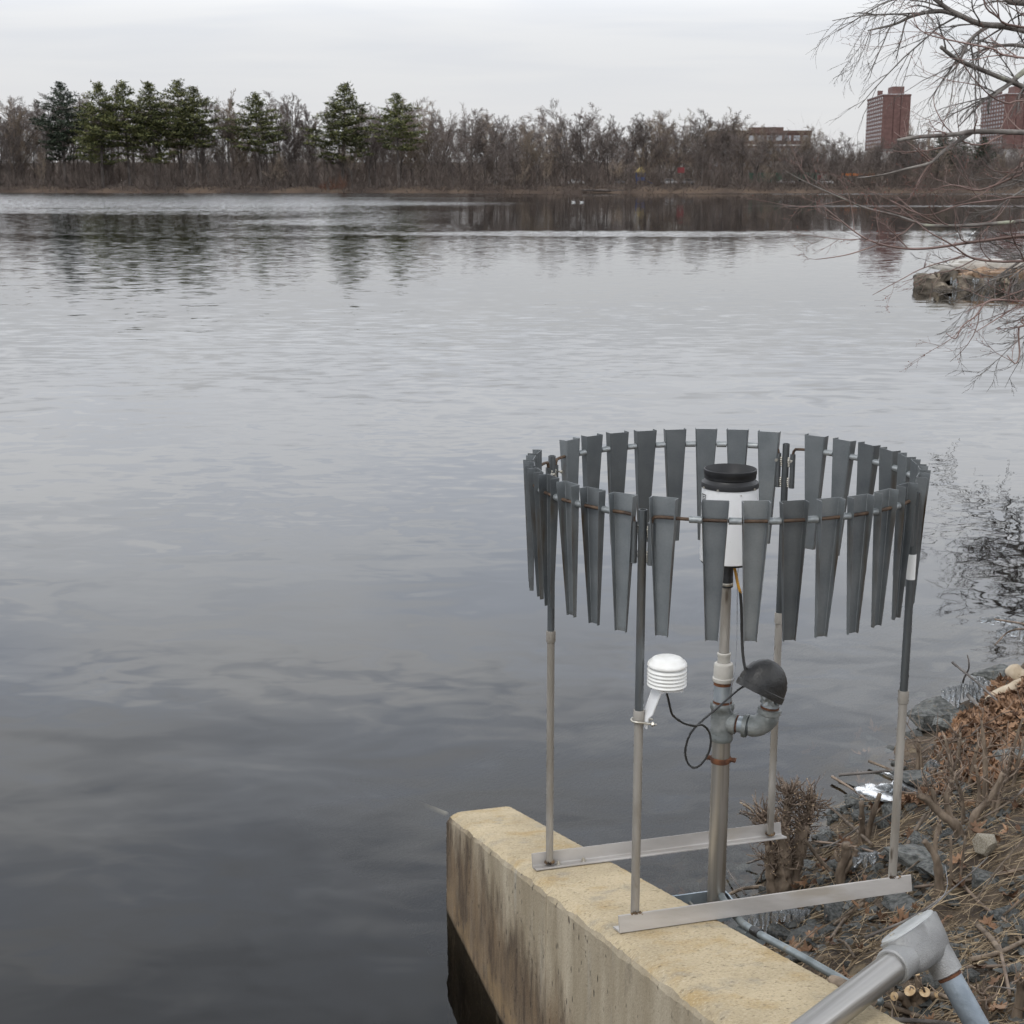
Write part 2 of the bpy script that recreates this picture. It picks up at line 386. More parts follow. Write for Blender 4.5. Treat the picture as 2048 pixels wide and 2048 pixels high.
def concrete_material():
    m, n, l, p = mat('weathered_concrete')
    p.inputs['Roughness'].default_value = 0.88
    p.inputs['Specular IOR Level'].default_value = 0.25
    t = n.new('ShaderNodeTexCoord')
    P = t.outputs['Object']

    def noise(scale, stretch=(1, 1, 1), detail=6, rough=0.55):
        mm = n.new('ShaderNodeMapping'); mm.inputs['Scale'].default_value = stretch
        l.new(P, mm.inputs[0])
        x = n.new('ShaderNodeTexNoise'); x.inputs['Scale'].default_value = scale
        x.inputs['Detail'].default_value = detail; x.inputs['Roughness'].default_value = rough
        l.new(mm.outputs[0], x.inputs['Vector'])
        return x.outputs['Fac']

    def ramp(f, a, ca, b, cb):
        r = n.new('ShaderNodeValToRGB')
        r.color_ramp.elements[0].position = a; r.color_ramp.elements[0].color = (*ca, 1)
        r.color_ramp.elements[1].position = b; r.color_ramp.elements[1].color = (*cb, 1)
        l.new(f, r.inputs[0]); return r.outputs[0]

    def rng(f, a, b, lo=0.0, hi=1.0):
        r = n.new('ShaderNodeMapRange')
        r.inputs['From Min'].default_value = a; r.inputs['From Max'].default_value = b
        r.inputs['To Min'].default_value = lo; r.inputs['To Max'].default_value = hi
        l.new(f, r.inputs['Value']); return r.outputs[0]

    def mul(a, b):
        x = n.new('ShaderNodeMath'); x.operation = 'MULTIPLY'
        l.new(a, x.inputs[0])
        if isinstance(b, float):
            x.inputs[1].default_value = b
        else:
            l.new(b, x.inputs[1])
        return x.outputs[0]

    def mix(f, a, b):
        x = n.new('ShaderNodeMix'); x.data_type = 'RGBA'
        l.new(f, x.inputs[0])
        for s_, v in ((6, a), (7, b)):
            if isinstance(v, tuple):
                x.inputs[s_].default_value = (*v, 1)
            else:
                l.new(v, x.inputs[s_])
        return x.outputs[2]

    g = n.new('ShaderNodeNewGeometry')
    sn = n.new('ShaderNodeSeparateXYZ'); l.new(g.outputs['True Normal'], sn.inputs[0])
    sp = n.new('ShaderNodeSeparateXYZ'); l.new(P, sp.inputs[0])
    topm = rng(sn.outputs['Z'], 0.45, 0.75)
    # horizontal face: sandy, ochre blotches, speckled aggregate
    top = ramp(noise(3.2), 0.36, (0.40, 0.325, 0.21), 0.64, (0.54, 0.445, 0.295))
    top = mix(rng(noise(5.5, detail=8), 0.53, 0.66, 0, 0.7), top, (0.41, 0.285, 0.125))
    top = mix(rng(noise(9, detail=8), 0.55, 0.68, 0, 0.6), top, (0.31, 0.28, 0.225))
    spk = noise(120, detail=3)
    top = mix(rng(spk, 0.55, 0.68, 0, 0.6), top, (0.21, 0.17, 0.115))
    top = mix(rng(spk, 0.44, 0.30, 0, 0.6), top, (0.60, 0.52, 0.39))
    # vertical face: greyer, board streaks, brown and black stains along the waterline
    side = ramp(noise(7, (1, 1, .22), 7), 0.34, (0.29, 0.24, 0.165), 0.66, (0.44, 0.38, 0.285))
    side = mix(rng(noise(14, (1, 1, .10), 5), 0.60, 0.74, 0, 0.5), side, (0.40, 0.39, 0.35))
    zb = sp.outputs['Z']
    stain_h = n.new('ShaderNodeMath'); stain_h.operation = 'ADD'
    l.new(zb, stain_h.inputs[0])
    l.new(mul(noise(5.5, (1, 1, .30), 8, .72), -0.85), stain_h.inputs[1])
    brown = rng(stain_h.outputs[0], 0.16, -0.10)
    patch = rng(noise(6.5, (1, 1, .26), 8, .72), 0.42, 0.60)
    side = mix(mul(brown, 0.72), side, (0.135, 0.080, 0.040))
    side = mix(mul(mul(rng(stain_h.outputs[0], 0.14, 0.0), patch), 0.82), side, (0.052, 0.037, 0.027))
    sand = rng(zb, 0.18, 0.10)
    side = mix(mul(mul(sand, rng(noise(16, (1, 1, .6), 6), 0.42, 0.6)), 0.55), side, (0.29, 0.20, 0.105))
    side = mix(rng(zb, 0.025, -0.01, 0, 0.95), side, (0.010, 0.009, 0.007))
    side = mix(rng(spk, 0.58, 0.70, 0, 0.45), side, (0.17, 0.14, 0.095))
    side = mix(rng(noise(9, (1, 1, .5), 9, .75), 0.56, 0.66, 0, 0.55), side, (0.185, 0.155, 0.115))
    # long thin pits left by the formwork
    mv = n.new('ShaderNodeMapping'); mv.inputs['Scale'].default_value = (34, 34, 13)
    l.new(P, mv.inputs[0])
    vo = n.new('ShaderNodeTexVoronoi'); vo.inputs['Scale'].default_value = 1.0
    l.new(mv.outputs[0], vo.inputs['Vector'])
    pit = mul(rng(vo.outputs['Distance'], 0.20, 0.12), rng(noise(23), 0.44, 0.54))
    side = mix(mul(pit, 0.85), side, (0.06, 0.05, 0.04))
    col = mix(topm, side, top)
    l.new(col, p.inputs['Base Color'])
    b1 = n.new('ShaderNodeBump'); b1.inputs['Strength'].default_value = 0.5; b1.inputs['Distance'].default_value = 0.007
    l.new(noise(95, detail=5), b1.inputs['Height'])
    b2 = n.new('ShaderNodeBump'); b2.inputs['Strength'].default_value = 0.8; b2.inputs['Distance'].default_value = 0.008
    b2.invert = True
    l.new(pit, b2.inputs['Height']); l.new(b1.outputs[0], b2.inputs['Normal'])
    l.new(b2.outputs[0], p.inputs['Normal'])
    return m


MT['concrete'] = concrete_material()


def soil_material():
    m = surf('bank_soil', (0.055, 0.041, 0.030), (0.15, 0.112, 0.078), 7.0, 0.95, 0.0, 1.0, 42, bdist=0.035,
             c3=(0.20, 0.155, 0.10), s3=12, t3=0.56)
    return m


MT['soil'] = soil_material()


def water_material(clear):
    m = bpy.data.materials.new('clear_shallow_water' if clear else 'deep_lake_water')
    m.use_nodes = True
    n, l = m.node_tree.nodes, m.node_tree.links
    n.clear()
    out = n.new('ShaderNodeOutputMaterial')
    geo = n.new('ShaderNodeNewGeometry')
    pos = geo.outputs['Position']

    def math_(op, a, b=None, c=None):
        x = n.new('ShaderNodeMath'); x.operation = op
        for i, v in enumerate((a, b, c)):
            if v is None:
                continue
            if isinstance(v, (int, float)):
                x.inputs[i].default_value = v
            else:
                l.new(v, x.inputs[i])
        return x.outputs[0]

    def rng(f, a, b, lo=0.0, hi=1.0, smooth=True):
        r = n.new('ShaderNodeMapRange')
        if smooth:
            r.interpolation_type = 'SMOOTHSTEP'
        r.inputs['From Min'].default_value = a; r.inputs['From Max'].default_value = b
        r.inputs['To Min'].default_value = lo; r.inputs['To Max'].default_value = hi
        l.new(f, r.inputs['Value']); return r.outputs[0]

    def noise(stretch, detail=2.0, col=False, rot=0.0, rough=0.5, off=0.0, dist=0.0):
        mm = n.new('ShaderNodeMapping')
        mm.inputs['Scale'].default_value = stretch
        mm.inputs['Rotation'].default_value = (0, 0, rot)
        mm.inputs['Location'].default_value = (off, off * 0.7, off)
        l.new(pos, mm.inputs[0])
        x = n.new('ShaderNodeTexNoise')
        x.inputs['Scale'].default_value = 1.0
        x.inputs['Detail'].default_value = detail
        x.inputs['Roughness'].default_value = rough
        x.inputs['Distortion'].default_value = dist
        l.new(mm.outputs[0], x.inputs['Vector'])
        return x.outputs['Color'] if col else x.outputs['Fac']

    s = n.new('ShaderNodeSeparateXYZ'); l.new(pos, s.inputs[0])
    X, Y = s.outputs['X'], s.outputs['Y']

    def slope(colour, amp):
        v = n.new('ShaderNodeVectorMath'); v.operation = 'SUBTRACT'
        l.new(colour, v.inputs[0]); v.inputs[1].default_value = (0.5, 0.5, 0.5)
        w = n.new('ShaderNodeVectorMath'); w.operation = 'SCALE'
        l.new(v.outputs[0], w.inputs[0])
        if isinstance(amp, (int, float)):
            w.inputs['Scale'].default_value = amp
        else:
            l.new(amp, w.inputs['Scale'])
        return w.outputs[0]

    def vadd(a, b):
        v = n.new('ShaderNodeVectorMath'); v.operation = 'ADD'
        l.new(a, v.inputs[0]); l.new(b, v.inputs[1]); return v.outputs[0]

    # where the wind touches the lake: streaky patches, most of it off the left shore
    streak = noise((0.011, 0.026, 0), 3, off=3.1)
    ang = math_('DIVIDE', X, math_('ADD', Y, 20.0))          # breeze spreads out from the left bank
    left_far = rng(math_('ADD', ang, math_('MULTIPLY_ADD', streak, 0.30, -0.15)), 0.01, -0.16)
    far = rng(Y, 78, 100)
    mid_on = rng(Y, 17, 34)
    mid_off = rng(Y, 92, 76)
    mid_lr = rng(ang, 0.16, -0.10, 0.42, 1.0)
    near_far_shore = rng(Y, 150, 195, 0.15, 1.0)
    st2 = rng(streak, 0.38, 0.60, 0.15, 1.0)
    rough_far = math_('MULTIPLY', math_('MULTIPLY', far, left_far), math_('MAXIMUM', math_('MULTIPLY', st2, 0.9), near_far_shore))
    rough_mid = math_('MULTIPLY', math_('MULTIPLY', mid_on, mid_off), math_('MULTIPLY', mid_lr, rng(streak, 0.3, 0.65, 0.55, 1.0)))
    # two thin wakes drifting across
    wav = math_('ADD', Y, math_('MULTIPLY_ADD', noise((0.02, 0.0, 0), 2, off=8.0), 9.0, -4.5))
    wake1 = math_('MULTIPLY', rng(wav, 84, 89), rng(wav, 97, 91))
    wake1 = math_('MULTIPLY', wake1, math_('MULTIPLY', rng(X, -22, -4, 0.0, 1.0), rng(noise((0.05, 0.12, 0), 3, off=2.2), 0.38, 0.62, 0.12, 0.75)))
    wake2 = math_('MULTIPLY', math_('MULTIPLY', rng(Y, 172, 181), rng(Y, 193, 184)), rng(X, 10, 60, 0.0, 0.45))
    wake3 = math_('MULTIPLY', math_('MULTIPLY', rng(Y, 318, 325), rng(Y, 352, 340)), rng(X, 20, 60))
    wakes = math_('MAXIMUM', math_('MAXIMUM', wake1, wake2), wake3)
    amp_f = math_('MULTIPLY', math_('MAXIMUM', rough_far, math_('MULTIPLY', wakes, 0.6)), 1.5)
    amp_m = math_('MULTIPLY', rough_mid, 0.27)
    amp = math_('ADD', math_('MAXIMUM', amp_f, amp_m), 0.004)
    rip = noise((1.1, 3.6, 1), 2.5, True, R(6), 0.55, 1.7)
    rs3 = n.new('ShaderNodeSeparateXYZ'); l.new(slope(rip, amp), rs3.inputs[0])
    rc3 = n.new('ShaderNodeCombineXYZ')          # little wind waves steepen on the side facing the near shore
    l.new(rs3.outputs['X'], rc3.inputs['X'])
    l.new(math_('MULTIPLY_ADD', math_('ABSOLUTE', rs3.outputs['Y']), -0.72, math_('MULTIPLY', rs3.outputs['Y'], 0.28)), rc3.inputs['Y'])
    nrm = rc3.outputs[0]
    # slow swell in the calm water close by
    sw = noise((0.95, 1.7, 1), 2.5, True, R(-12), 0.5, 5.3, 0.8)
    nrm = vadd(nrm, slope(sw, math_('MULTIPLY', rng(Y, 60, 9, 0.012, 0.085), rng(noise((0.16, 0.22, 0), 2, off=4.4), 0.35, 0.65, 0.45, 1.25))))
    sw2 = noise((2.6, 4.6, 1), 2.0, True, R(8), 0.5, 9.3, 0.6)
    nrm = vadd(nrm, slope(sw2, math_('MULTIPLY', rng(Y, 55, 14, 0.026, 0.070), rng(noise((0.10, 0.30, 0), 2, off=6.4), 0.38, 0.62, 0.3, 1.2))))
    fl = n.new('ShaderNodeVectorMath'); fl.operation = 'MULTIPLY'
    l.new(nrm, fl.inputs[0]); fl.inputs[1].default_value = (1, 1, 0)
    up = n.new('ShaderNodeVectorMath'); up.operation = 'ADD'
    l.new(fl.outputs[0], up.inputs[0]); up.inputs[1].default_value = (0, 0, 1)
    nn = n.new('ShaderNodeVectorMath'); nn.operation = 'NORMALIZE'
    l.new(up.outputs[0], nn.inputs[0])
    fr = n.new('ShaderNodeFresnel'); fr.inputs['IOR'].default_value = 1.333
    l.new(nn.outputs[0], fr.inputs['Normal'])
    gl = n.new('ShaderNodeBsdfGlossy'); gl.inputs['Roughness'].default_value = 0.015
    gl.inputs['Color'].default_value = (1, 1, 1, 1)
    l.new(nn.outputs[0], gl.inputs['Normal'])
    tr = n.new('ShaderNodeBsdfTransparent'); tr.inputs['Color'].default_value = (0.96, 0.97, 0.95, 1)
    mx = n.new('ShaderNodeMixShader')
    l.new(fr.outputs[0], mx.inputs[0]); l.new(tr.outputs[0], mx.inputs[1]); l.new(gl.outputs[0], mx.inputs[2])
    l.new(mx.outputs[0], out.inputs['Surface'])
    if not clear:
        df = n.new('ShaderNodeBsdfDiffuse'); df.inputs['Color'].default_value = (0.0, 0.0, 0.0, 1)
        l.new(df.outputs[0], mx.inputs[1])
        return m
    # the water clouds over towards the drop-off
    dist = math_('ADD', math_('MULTIPLY_ADD', X, 0.823, 2.52), math_('MULTIPLY', Y, -0.568))
    acr = math_('ADD', math_('MULTIPLY_ADD', X, 0.962, -1.885), math_('MULTIPLY', Y, 0.271))
    murk = math_('MULTIPLY', rng(dist, -2.6, -1.8), rng(acr, -1.5, -0.7))
    dk = n.new('ShaderNodeBsdfDiffuse'); dk.inputs['Color'].default_value = (0.0, 0.0, 0.0, 1)
    mk = n.new('ShaderNodeMixShader')
    l.new(murk, mk.inputs[0]); l.new(dk.outputs[0], mk.inputs[1]); l.new(tr.outputs[0], mk.inputs[2])
    l.new(mk.outputs[0], mx.inputs[1])
    va = n.new('ShaderNodeVolumeAbsorption')
    va.inputs['Color'].default_value = (0.30, 0.26, 0.16, 1)
    va.inputs['Density'].default_value = 3.6
    l.new(va.outputs[0], out.inputs['Volume'])
    return m


MT['water_clear'] = water_material(True)
MT['water_deep'] = water_material(False)
MT['water_body'] = surf('deep_water_body', (0.0, 0.0, 0.0), None, 1, 1.0, spec=0.0)


# ------------------------------------------------------------------ mesh helpers
class MB:
    def __init__(self):
        self.v, self.f = [], []

    def add(self, verts, faces):
        o = len(self.v)
        self.v.extend(verts)
        self.f.extend([tuple(i + o for i in f) for f in faces])

    def box(self, c, s, rot=None):
        hx, hy, hz = s[0] / 2, s[1] / 2, s[2] / 2
        vs = [Vector((x, y, z)) for x in (-hx, hx) for y in (-hy, hy) for z in (-hz, hz)]
        if rot is not None:
            vs = [rot @ v for v in vs]
        c = Vector(c)
        self.add([tuple(v + c) for v in vs],
                 [(0, 1, 3, 2), (4, 6, 7, 5), (0, 4, 5, 1), (2, 3, 7, 6), (0, 2, 6, 4), (1, 5, 7, 3)])
        return self

    def tube(self, pts, rad, n=8, caps=True):
        pts = [Vector(p) for p in pts]
        if not isinstance(rad, (list, tuple)):
            rad = [rad] * len(pts)
        k = len(pts)
        ref = None
        vs, fs = [], []
        for i, p in enumerate(pts):
            d = (pts[min(i + 1, k - 1)] - pts[max(i - 1, 0)])
            if d.length < 1e-9:
                d = Vector((0, 0, 1))
            d.normalize()
            if ref is None:
                a = Vector((0, 0, 1)) if abs(d.z) < 0.9 else Vector((1, 0, 0))
                ref = d.cross(a).normalized()
            else:
                ref = (ref - d * ref.dot(d))
                ref = ref.normalized() if ref.length > 1e-6 else d.orthogonal().normalized()
            b = d.cross(ref)
            for j in range(n):
                t = 2 * PI * j / n
                vs.append(tuple(p + (ref * math.cos(t) + b * math.sin(t)) * rad[i]))
        for i in range(k - 1):
            for j in range(n):
                j2 = (j + 1) % n
                fs.append((i * n + j, i * n + j2, (i + 1) * n + j2, (i + 1) * n + j))
        if caps:
            fs.append(tuple(range(n - 1, -1, -1)))
            fs.append(tuple((k - 1) * n + j for j in range(n)))
        self.add(vs, fs)
        return self

    def lathe(self, prof, n=24, mtx=None, close=True):
        """prof: list of (radius, z)."""
        vs, fs = [], []
        for r, z in prof:
            for j in range(n):
                t = 2 * PI * j / n
                v = Vector((r * math.cos(t), r * math.sin(t), z))
                vs.append(tuple(mtx @ v) if mtx is not None else tuple(v))
        for i in range(len(prof) - 1):
            for j in range(n):
                j2 = (j + 1) % n
                fs.append((i * n + j, i * n + j2, (i + 1) * n + j2, (i + 1) * n + j))
        if close:
            fs.append(tuple(range(n - 1, -1, -1)))
            fs.append(tuple((len(prof) - 1) * n + j for j in range(n)))
        self.add(vs, fs)
        return self

    def mesh(self, name, material, smooth=False):
        me = bpy.data.meshes.new(name)
        me.from_pydata(self.v, [], self.f)
        me.materials.append(material)
        if smooth:
            me.polygons.foreach_set('use_smooth', [True] * len(me.polygons))
        me.update()
        return me

    def build(self, name, material, parent=None, smooth=False, loc=None, bevel=0.0, auto=False):
        me = self.mesh(name, material, smooth or auto)
        if auto:
            try:
                me.set_sharp_from_angle(angle=R(38))
            except Exception:
                pass
        o = bpy.data.objects.new(name, me)
        C.objects.link(o)
        if parent is not None:
            o.parent = parent
        if loc is not None:
            o.location = loc
        if bevel:
            b = o.modifiers.new('bevel', 'BEVEL')
            b.width = bevel; b.segments = 2; b.limit_method = 'ANGLE'; b.angle_limit = R(40)
        return o


def link(name, me, parent=None, loc=(0, 0, 0), rot=(0, 0, 0), scale=(1, 1, 1)):
    o = bpy.data.objects.new(name, me)
    C.objects.link(o)
    o.parent = parent
    o.location = loc
    o.rotation_euler = rot
    o.scale = scale
    return o


def tag(o, label=None, cat=None, group=None, kind=None):
    if label:
        o['label'] = label
    if cat:
        o['category'] = cat
    if group:
        o['group'] = group
    if kind:
        o['kind'] = kind
    return o


def thing(name, label, cat, loc=(0, 0, 0), rz=0.0, group=None):
    o = bpy.data.objects.new(name, None)
    C.objects.link(o)
    o.location = loc
    o.rotation_euler = (0, 0, rz)
    o.empty_display_size = 0.1
    return tag(o, label, cat, group)


def smooth_path(pts, sub=6):
    pts = [Vector(p) for p in pts]
    out = []
    for i in range(len(pts) - 1):
        p0, p1, p2, p3 = pts[max(i - 1, 0)], pts[i], pts[i + 1], pts[min(i + 2, len(pts) - 1)]
        for j in range(sub):
            t = j / sub
            out.append(0.5 * ((2 * p1) + (p2 - p0) * t + (2 * p0 - 5 * p1 + 4 * p2 - p3) * t * t
                              + (3 * p1 - p0 - 3 * p2 + p3) * t ** 3))
    out.append(pts[-1])
    return out


def align(d):
    return Vector(d).normalized().to_track_quat('Z', 'Y').to_matrix().to_4x4()


# ------------------------------------------------------------------ the setting: lake, bank, far shore
# local frame of the concrete wall: r runs across it to the right, s runs along it out into the lake
CX, CY = 0.6666, 4.5836
WA = R(15.75)
RV = Vector((math.cos(WA), math.sin(WA), 0))
SV = Vector((-math.sin(WA), math.cos(WA), 0))


def RS(r, s, z):
    return Vector((CX, CY, 0)) + RV * r + SV * s + Vector((0, 0, z))


def wall_top(s):
    return 0.874 - 0.2443 * s


SHORE = np.array([(-9, -8), (-2.2, 1.0), (0.3, 4.75), (0.75, 5.45), (1.05, 5.95), (1.9, 7.3), (2.75, 8.7), (3.43, 9.4), (5.2, 11.2), (7.8, 15.5),
                  (10.9, 24), (15, 35), (20, 46), (60, 95), (150, 220), (240, 372)], float)


def shore_dist(x, y):
    """Signed distance to the waterline, positive on land (numpy arrays)."""
    best = np.full(x.shape, 1e9)
    sign = np.ones(x.shape)
    for i in range(len(SHORE) - 1):
        a, b = SHORE[i], SHORE[i + 1]
        ab = b - a
        t = np.clip(((x - a[0]) * ab[0] + (y - a[1]) * ab[1]) / (ab @ ab), 0, 1)
        dx, dy = x - (a[0] + ab[0] * t), y - (a[1] + ab[1] * t)
        dist = np.hypot(dx, dy)
        sg = np.where(ab[0] * dy - ab[1] * dx < 0, 1.0, -1.0)
        m = dist < best - 1e-9
        best = np.where(m, dist, best)
        sign = np.where(m, sg, sign)
    return best * sign


def ground_z(x, y):
    x = np.asarray(x, float); y = np.asarray(y, float)
    d = shore_dist(x, y)
    wob = 0.10 * np.sin(x * 2.3 + 1.1 * np.sin(y * 1.7)) * np.sin(y * 1.9 + 0.6) + 0.06 * np.sin(x * 5.1 + y * 4.3)
    d = d + wob
    z = np.where(d > 0, 2.2 * (1 - np.exp(-np.maximum(d, 0) * 0.27)), np.maximum(d * 0.42, -3.3))
    rr = (x - CX) * RV.x + (y - CY) * RV.y
    ss = (x - CX) * SV.x + (y - CY) * SV.y
    bank_up = 0.34 * np.clip((-0.35 - ss) / 1.0, 0, 1) * np.exp(-np.maximum(rr, 0) / 0.55)
    z = z + np.where(d > 0, bank_up, 0)
    z = z + np.where(np.abs(d) < 2.5, 0.022 * np.sin(x * 11 + y * 3) * np.sin(y * 13 - x * 5) + 0.012 * np.sin(x * 23 - y * 19), 0)
    return z


_SEG = [(float(a[0]), float(a[1]), float(b[0] - a[0]), float(b[1] - a[1]), float((b - a) @ (b - a))) for a, b in zip(SHORE[:-1], SHORE[1:])]


def sdist(x, y):
    best, sg = 1e18, 1.0
    for ax_0, ay_0, dx_0, dy_0, l2 in _SEG:
        t = ((x - ax_0) * dx_0 + (y - ay_0) * dy_0) / l2
        t = 0.0 if t < 0 else (1.0 if t > 1 else t)
        ex, ey = x - ax_0 - dx_0 * t, y - ay_0 - dy_0 * t
        q = ex * ex + ey * ey
        if q < best - 1e-12:
            best = q
            sg = 1.0 if dx_0 * ey - dy_0 * ex < 0 else -1.0
    return math.sqrt(best) * sg


def gz(x, y):
    sin, exp = math.sin, math.exp
    d = sdist(x, y) + 0.10 * sin(x * 2.3 + 1.1 * sin(y * 1.7)) * sin(y * 1.9 + 0.6) + 0.06 * sin(x * 5.1 + y * 4.3)
    z = 2.2 * (1 - exp(-d * 0.27)) if d > 0 else max(d * 0.42, -3.3)
    rr = (x - CX) * RV.x + (y - CY) * RV.y
    ss = (x - CX) * SV.x + (y - CY) * SV.y
    if d > 0:
        z += 0.34 * min(max((-0.35 - ss), 0), 1) * exp(-max(rr, 0) / 0.55)
    if abs(d) < 2.5:
        z += 0.022 * sin(x * 11 + y * 3) * sin(y * 13 - x * 5) + 0.012 * sin(x * 23 - y * 19)
    return z


def grid_mesh(name, material, us, vs, fn):
    U, V = np.meshgrid(us, vs, indexing='ij')
    x, y, z = fn(U, V)
    co = np.stack([x, y, z], -1).reshape(-1, 3)
    nu, nv = len(us), len(vs)
    idx = np.arange(nu * nv).reshape(nu, nv)
    q = np.stack([idx[:-1, :-1], idx[1:, :-1], idx[1:, 1:], idx[:-1, 1:]], -1).reshape(-1, 4)
    me = bpy.data.meshes.new(name)
    me.from_pydata(co.tolist(), [], q.tolist())
    me.materials.append(material)
    me.polygons.foreach_set('use_smooth', [True] * len(me.polygons))
    me.update()
    o = bpy.data.objects.new(name, me)
    C.objects.link(o)
    return o


us = np.concatenate([np.arange(-0.36, 3.2, 0.04), np.linspace(3.25, 8, 40), np.geomspace(8.3, 120, 30)])
vs = np.concatenate([np.linspace(-9, -4, 20), np.arange(-3.9, 5.5, 0.04), np.linspace(5.6, 14, 60), np.geomspace(14.5, 150, 45)])


def bank_fn(U, V):
    x = CX + RV.x * U + SV.x * V
    y = CY + RV.y * U + SV.y * V
    z = ground_z(x, y)
    # the soil stays behind and below the wall top
    lim = 0.874 - 0.2443 * V - 0.02
    z = np.where((U < 0.05) & (V < 1.75), np.minimum(z, lim), z)
    return x, y, z


bank = tag(grid_mesh('bank_ground', MT['soil'], us, vs, bank_fn), kind='structure')

# the shallows beside the bank are clear; the deep lake round them lets nothing through
q_in = [RS(-1.6, -2.0, 0), RS(6.0, -2.0, 0), RS(6.0, 9.0, 0), RS(-1.6, 9.0, 0)]
vtop = [tuple(p) for p in q_in]
vbot = [(p.x, p.y, -6.0) for p in q_in]
vout = [(-750, -60, 0), (750, -60, 0), (750, 720, 0), (-750, 720, 0)]
mb = MB()
mb.add(vtop + vbot + vout, [(0, 1, 2, 3), (7, 6, 5, 4), (0, 4, 5, 1), (1, 5, 6, 2), (2, 6, 7, 3), (3, 7, 4, 0),
                            (8, 9, 1, 0), (9, 10, 2, 1), (10, 11, 3, 2), (11, 8, 0, 3)])
water = tag(mb.build('lake_water', MT['water_clear']), kind='structure')
water.data.materials.append(MT['water_body'])
water.data.materials.append(MT['water_deep'])
for i_, p_ in enumerate(water.data.polygons):
    p_.material_index = 0 if i_ == 0 else (1 if i_ < 6 else 2)
mb = MB()
mb.add([(-740, -55, -3.4), (740, -55, -3.4), (740, 715, -3.4), (-740, 715, -3.4)], [(0, 1, 2, 3)])
bed = tag(mb.build('lake_bed', MT['bed']), kind='structure')


def far_shore_y(x):
    return 361 + 5 * math.sin(x * 0.021 + 0.5) + 2.0 * math.sin(x * 0.09) + 0.7 * math.sin(x * 0.31 + 2) + 0.00045 * x * x


def far_fn(U, V):
    x = U
    base = np.vectorize(far_shore_y)(U)
    y = base + V
    z = np.where(V < 0, V * 0.4, 1.5 * (1 - np.exp(-V / 3.0)) + 0.012 * np.minimum(V, 60) + 0.034 * np.clip(V - 60, 0, 240))
    z = z + np.where(V > 0.5, 0.15 * np.sin(U * 0.9) * np.sin(V * 0.7), 0.25 * np.sin(U * 1.3) * np.exp(-np.abs(V)))
    return x, y, z


fus = np.concatenate([np.linspace(-2500, -230, 30), np.linspace(-225, 240, 320), np.linspace(250, 2500, 30)])
fvs = np.array([-6, -2, -0.5, 0, 0.5, 1.2, 2.2, 3.5, 5, 8, 12, 20, 35, 60, 120, 300, 800, 2500, 5000], float)
far_ground = tag(grid_mesh('far_shore_ground', MT['far_ground'], fus, fvs, far_fn), kind='structure')


# ------------------------------------------------------------------ concrete wing wall
def build_wall():
    mb = MB()
    rows = []
    seam = 0.157
    ss = list(np.arange(-5.0, -1.6, 0.12)) + list(np.arange(-1.6, 1.60, 0.014)) + [1.610, 1.625, 1.637, 1.644]
    ss = sorted([s for s in ss if abs(s - seam) > 0.006] + [seam - 0.005, seam - 0.0015, seam + 0.0015, seam + 0.005])
    for s in ss:
        zt = wall_top(s)
        e = max(0.0, (s - 1.600) / 0.044)
        drop = 0.020 * e * e                     # worn arris at the lake end
        n1 = mnoise.noise(Vector((s * 9, 0, 0))) + 0.5 * mnoise.noise(Vector((s * 31, 4, 0))) + 0.35 * mnoise.noise(Vector((s * 75, 4, 2)))
        n2 = mnoise.noise(Vector((s * 8, 7, 0))) + 0.5 * mnoise.noise(Vector((s * 37, 9, 0))) + 0.3 * mnoise.noise(Vector((s * 80, 9, 2)))
        n3 = mnoise.noise(Vector((s * 40, 19, 0)))
        rR = -0.246 + 0.037 * (1.64 - s) if s > -1.1 else -0.145 + 0.02 * (-1.1 - s)
        rR += 0.004 * n3
        gz_ = 0.006 if abs(s - seam) < 0.002 else 0.0
        sec = [(-0.545 + gz_, -3.2), (-0.534 + gz_, -0.3), (-0.530 + gz_, 0.25 + 0.0 * zt),
               (-0.528 + gz_, zt - 0.036 - drop + 0.008 * n2), (-0.521 + 0.007 * n1 + gz_, zt - 0.021 - drop + 0.006 * n1),
               (-0.505 + 0.008 * n2, zt - 0.009 - drop + 0.005 * n2), (-0.488 + 0.008 * n1, zt - 0.002 - drop),
               (-0.47, zt - drop), (-0.40, zt - drop), (-0.32, zt - drop), (rR - 0.02, zt - drop), (rR - 0.004, zt - 0.004 - drop),
               (rR, zt - 0.012 - drop), (rR + 0.005, 0.2), (rR + 0.02, -3.2)]
        rows.append([tuple(RS(r, s, z)) for r, z in sec])
    k = len(rows[0])
    v = [p for row in rows for p in row]
    f = []
    for i in range(len(rows) - 1):
        for j in range(k - 1):
            f.append((i * k + j, i * k + j + 1, (i + 1) * k + j + 1, (i + 1) * k + j))
    f.append(tuple(range(k)))
    f.append(tuple((len(rows) - 1) * k + j for j in range(k - 1, -1, -1)))
    mb.add(v, f)
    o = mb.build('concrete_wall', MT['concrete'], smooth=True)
    o.data.set_sharp_from_angle(angle=R(17))
    return tag(o, 'tan concrete wing wall sloping down into the lake, stained brown near the water', 'wall')


build_wall()

# ------------------------------------------------------------------ wind screen round the gauge
RING_R, RING_Z = 0.61, 2.2547
PHI = -0.5106
screen = thing('wind_screen', 'round wind screen of hanging tapered grey metal vanes on four posts', 'wind screen', (CX, CY, 0))


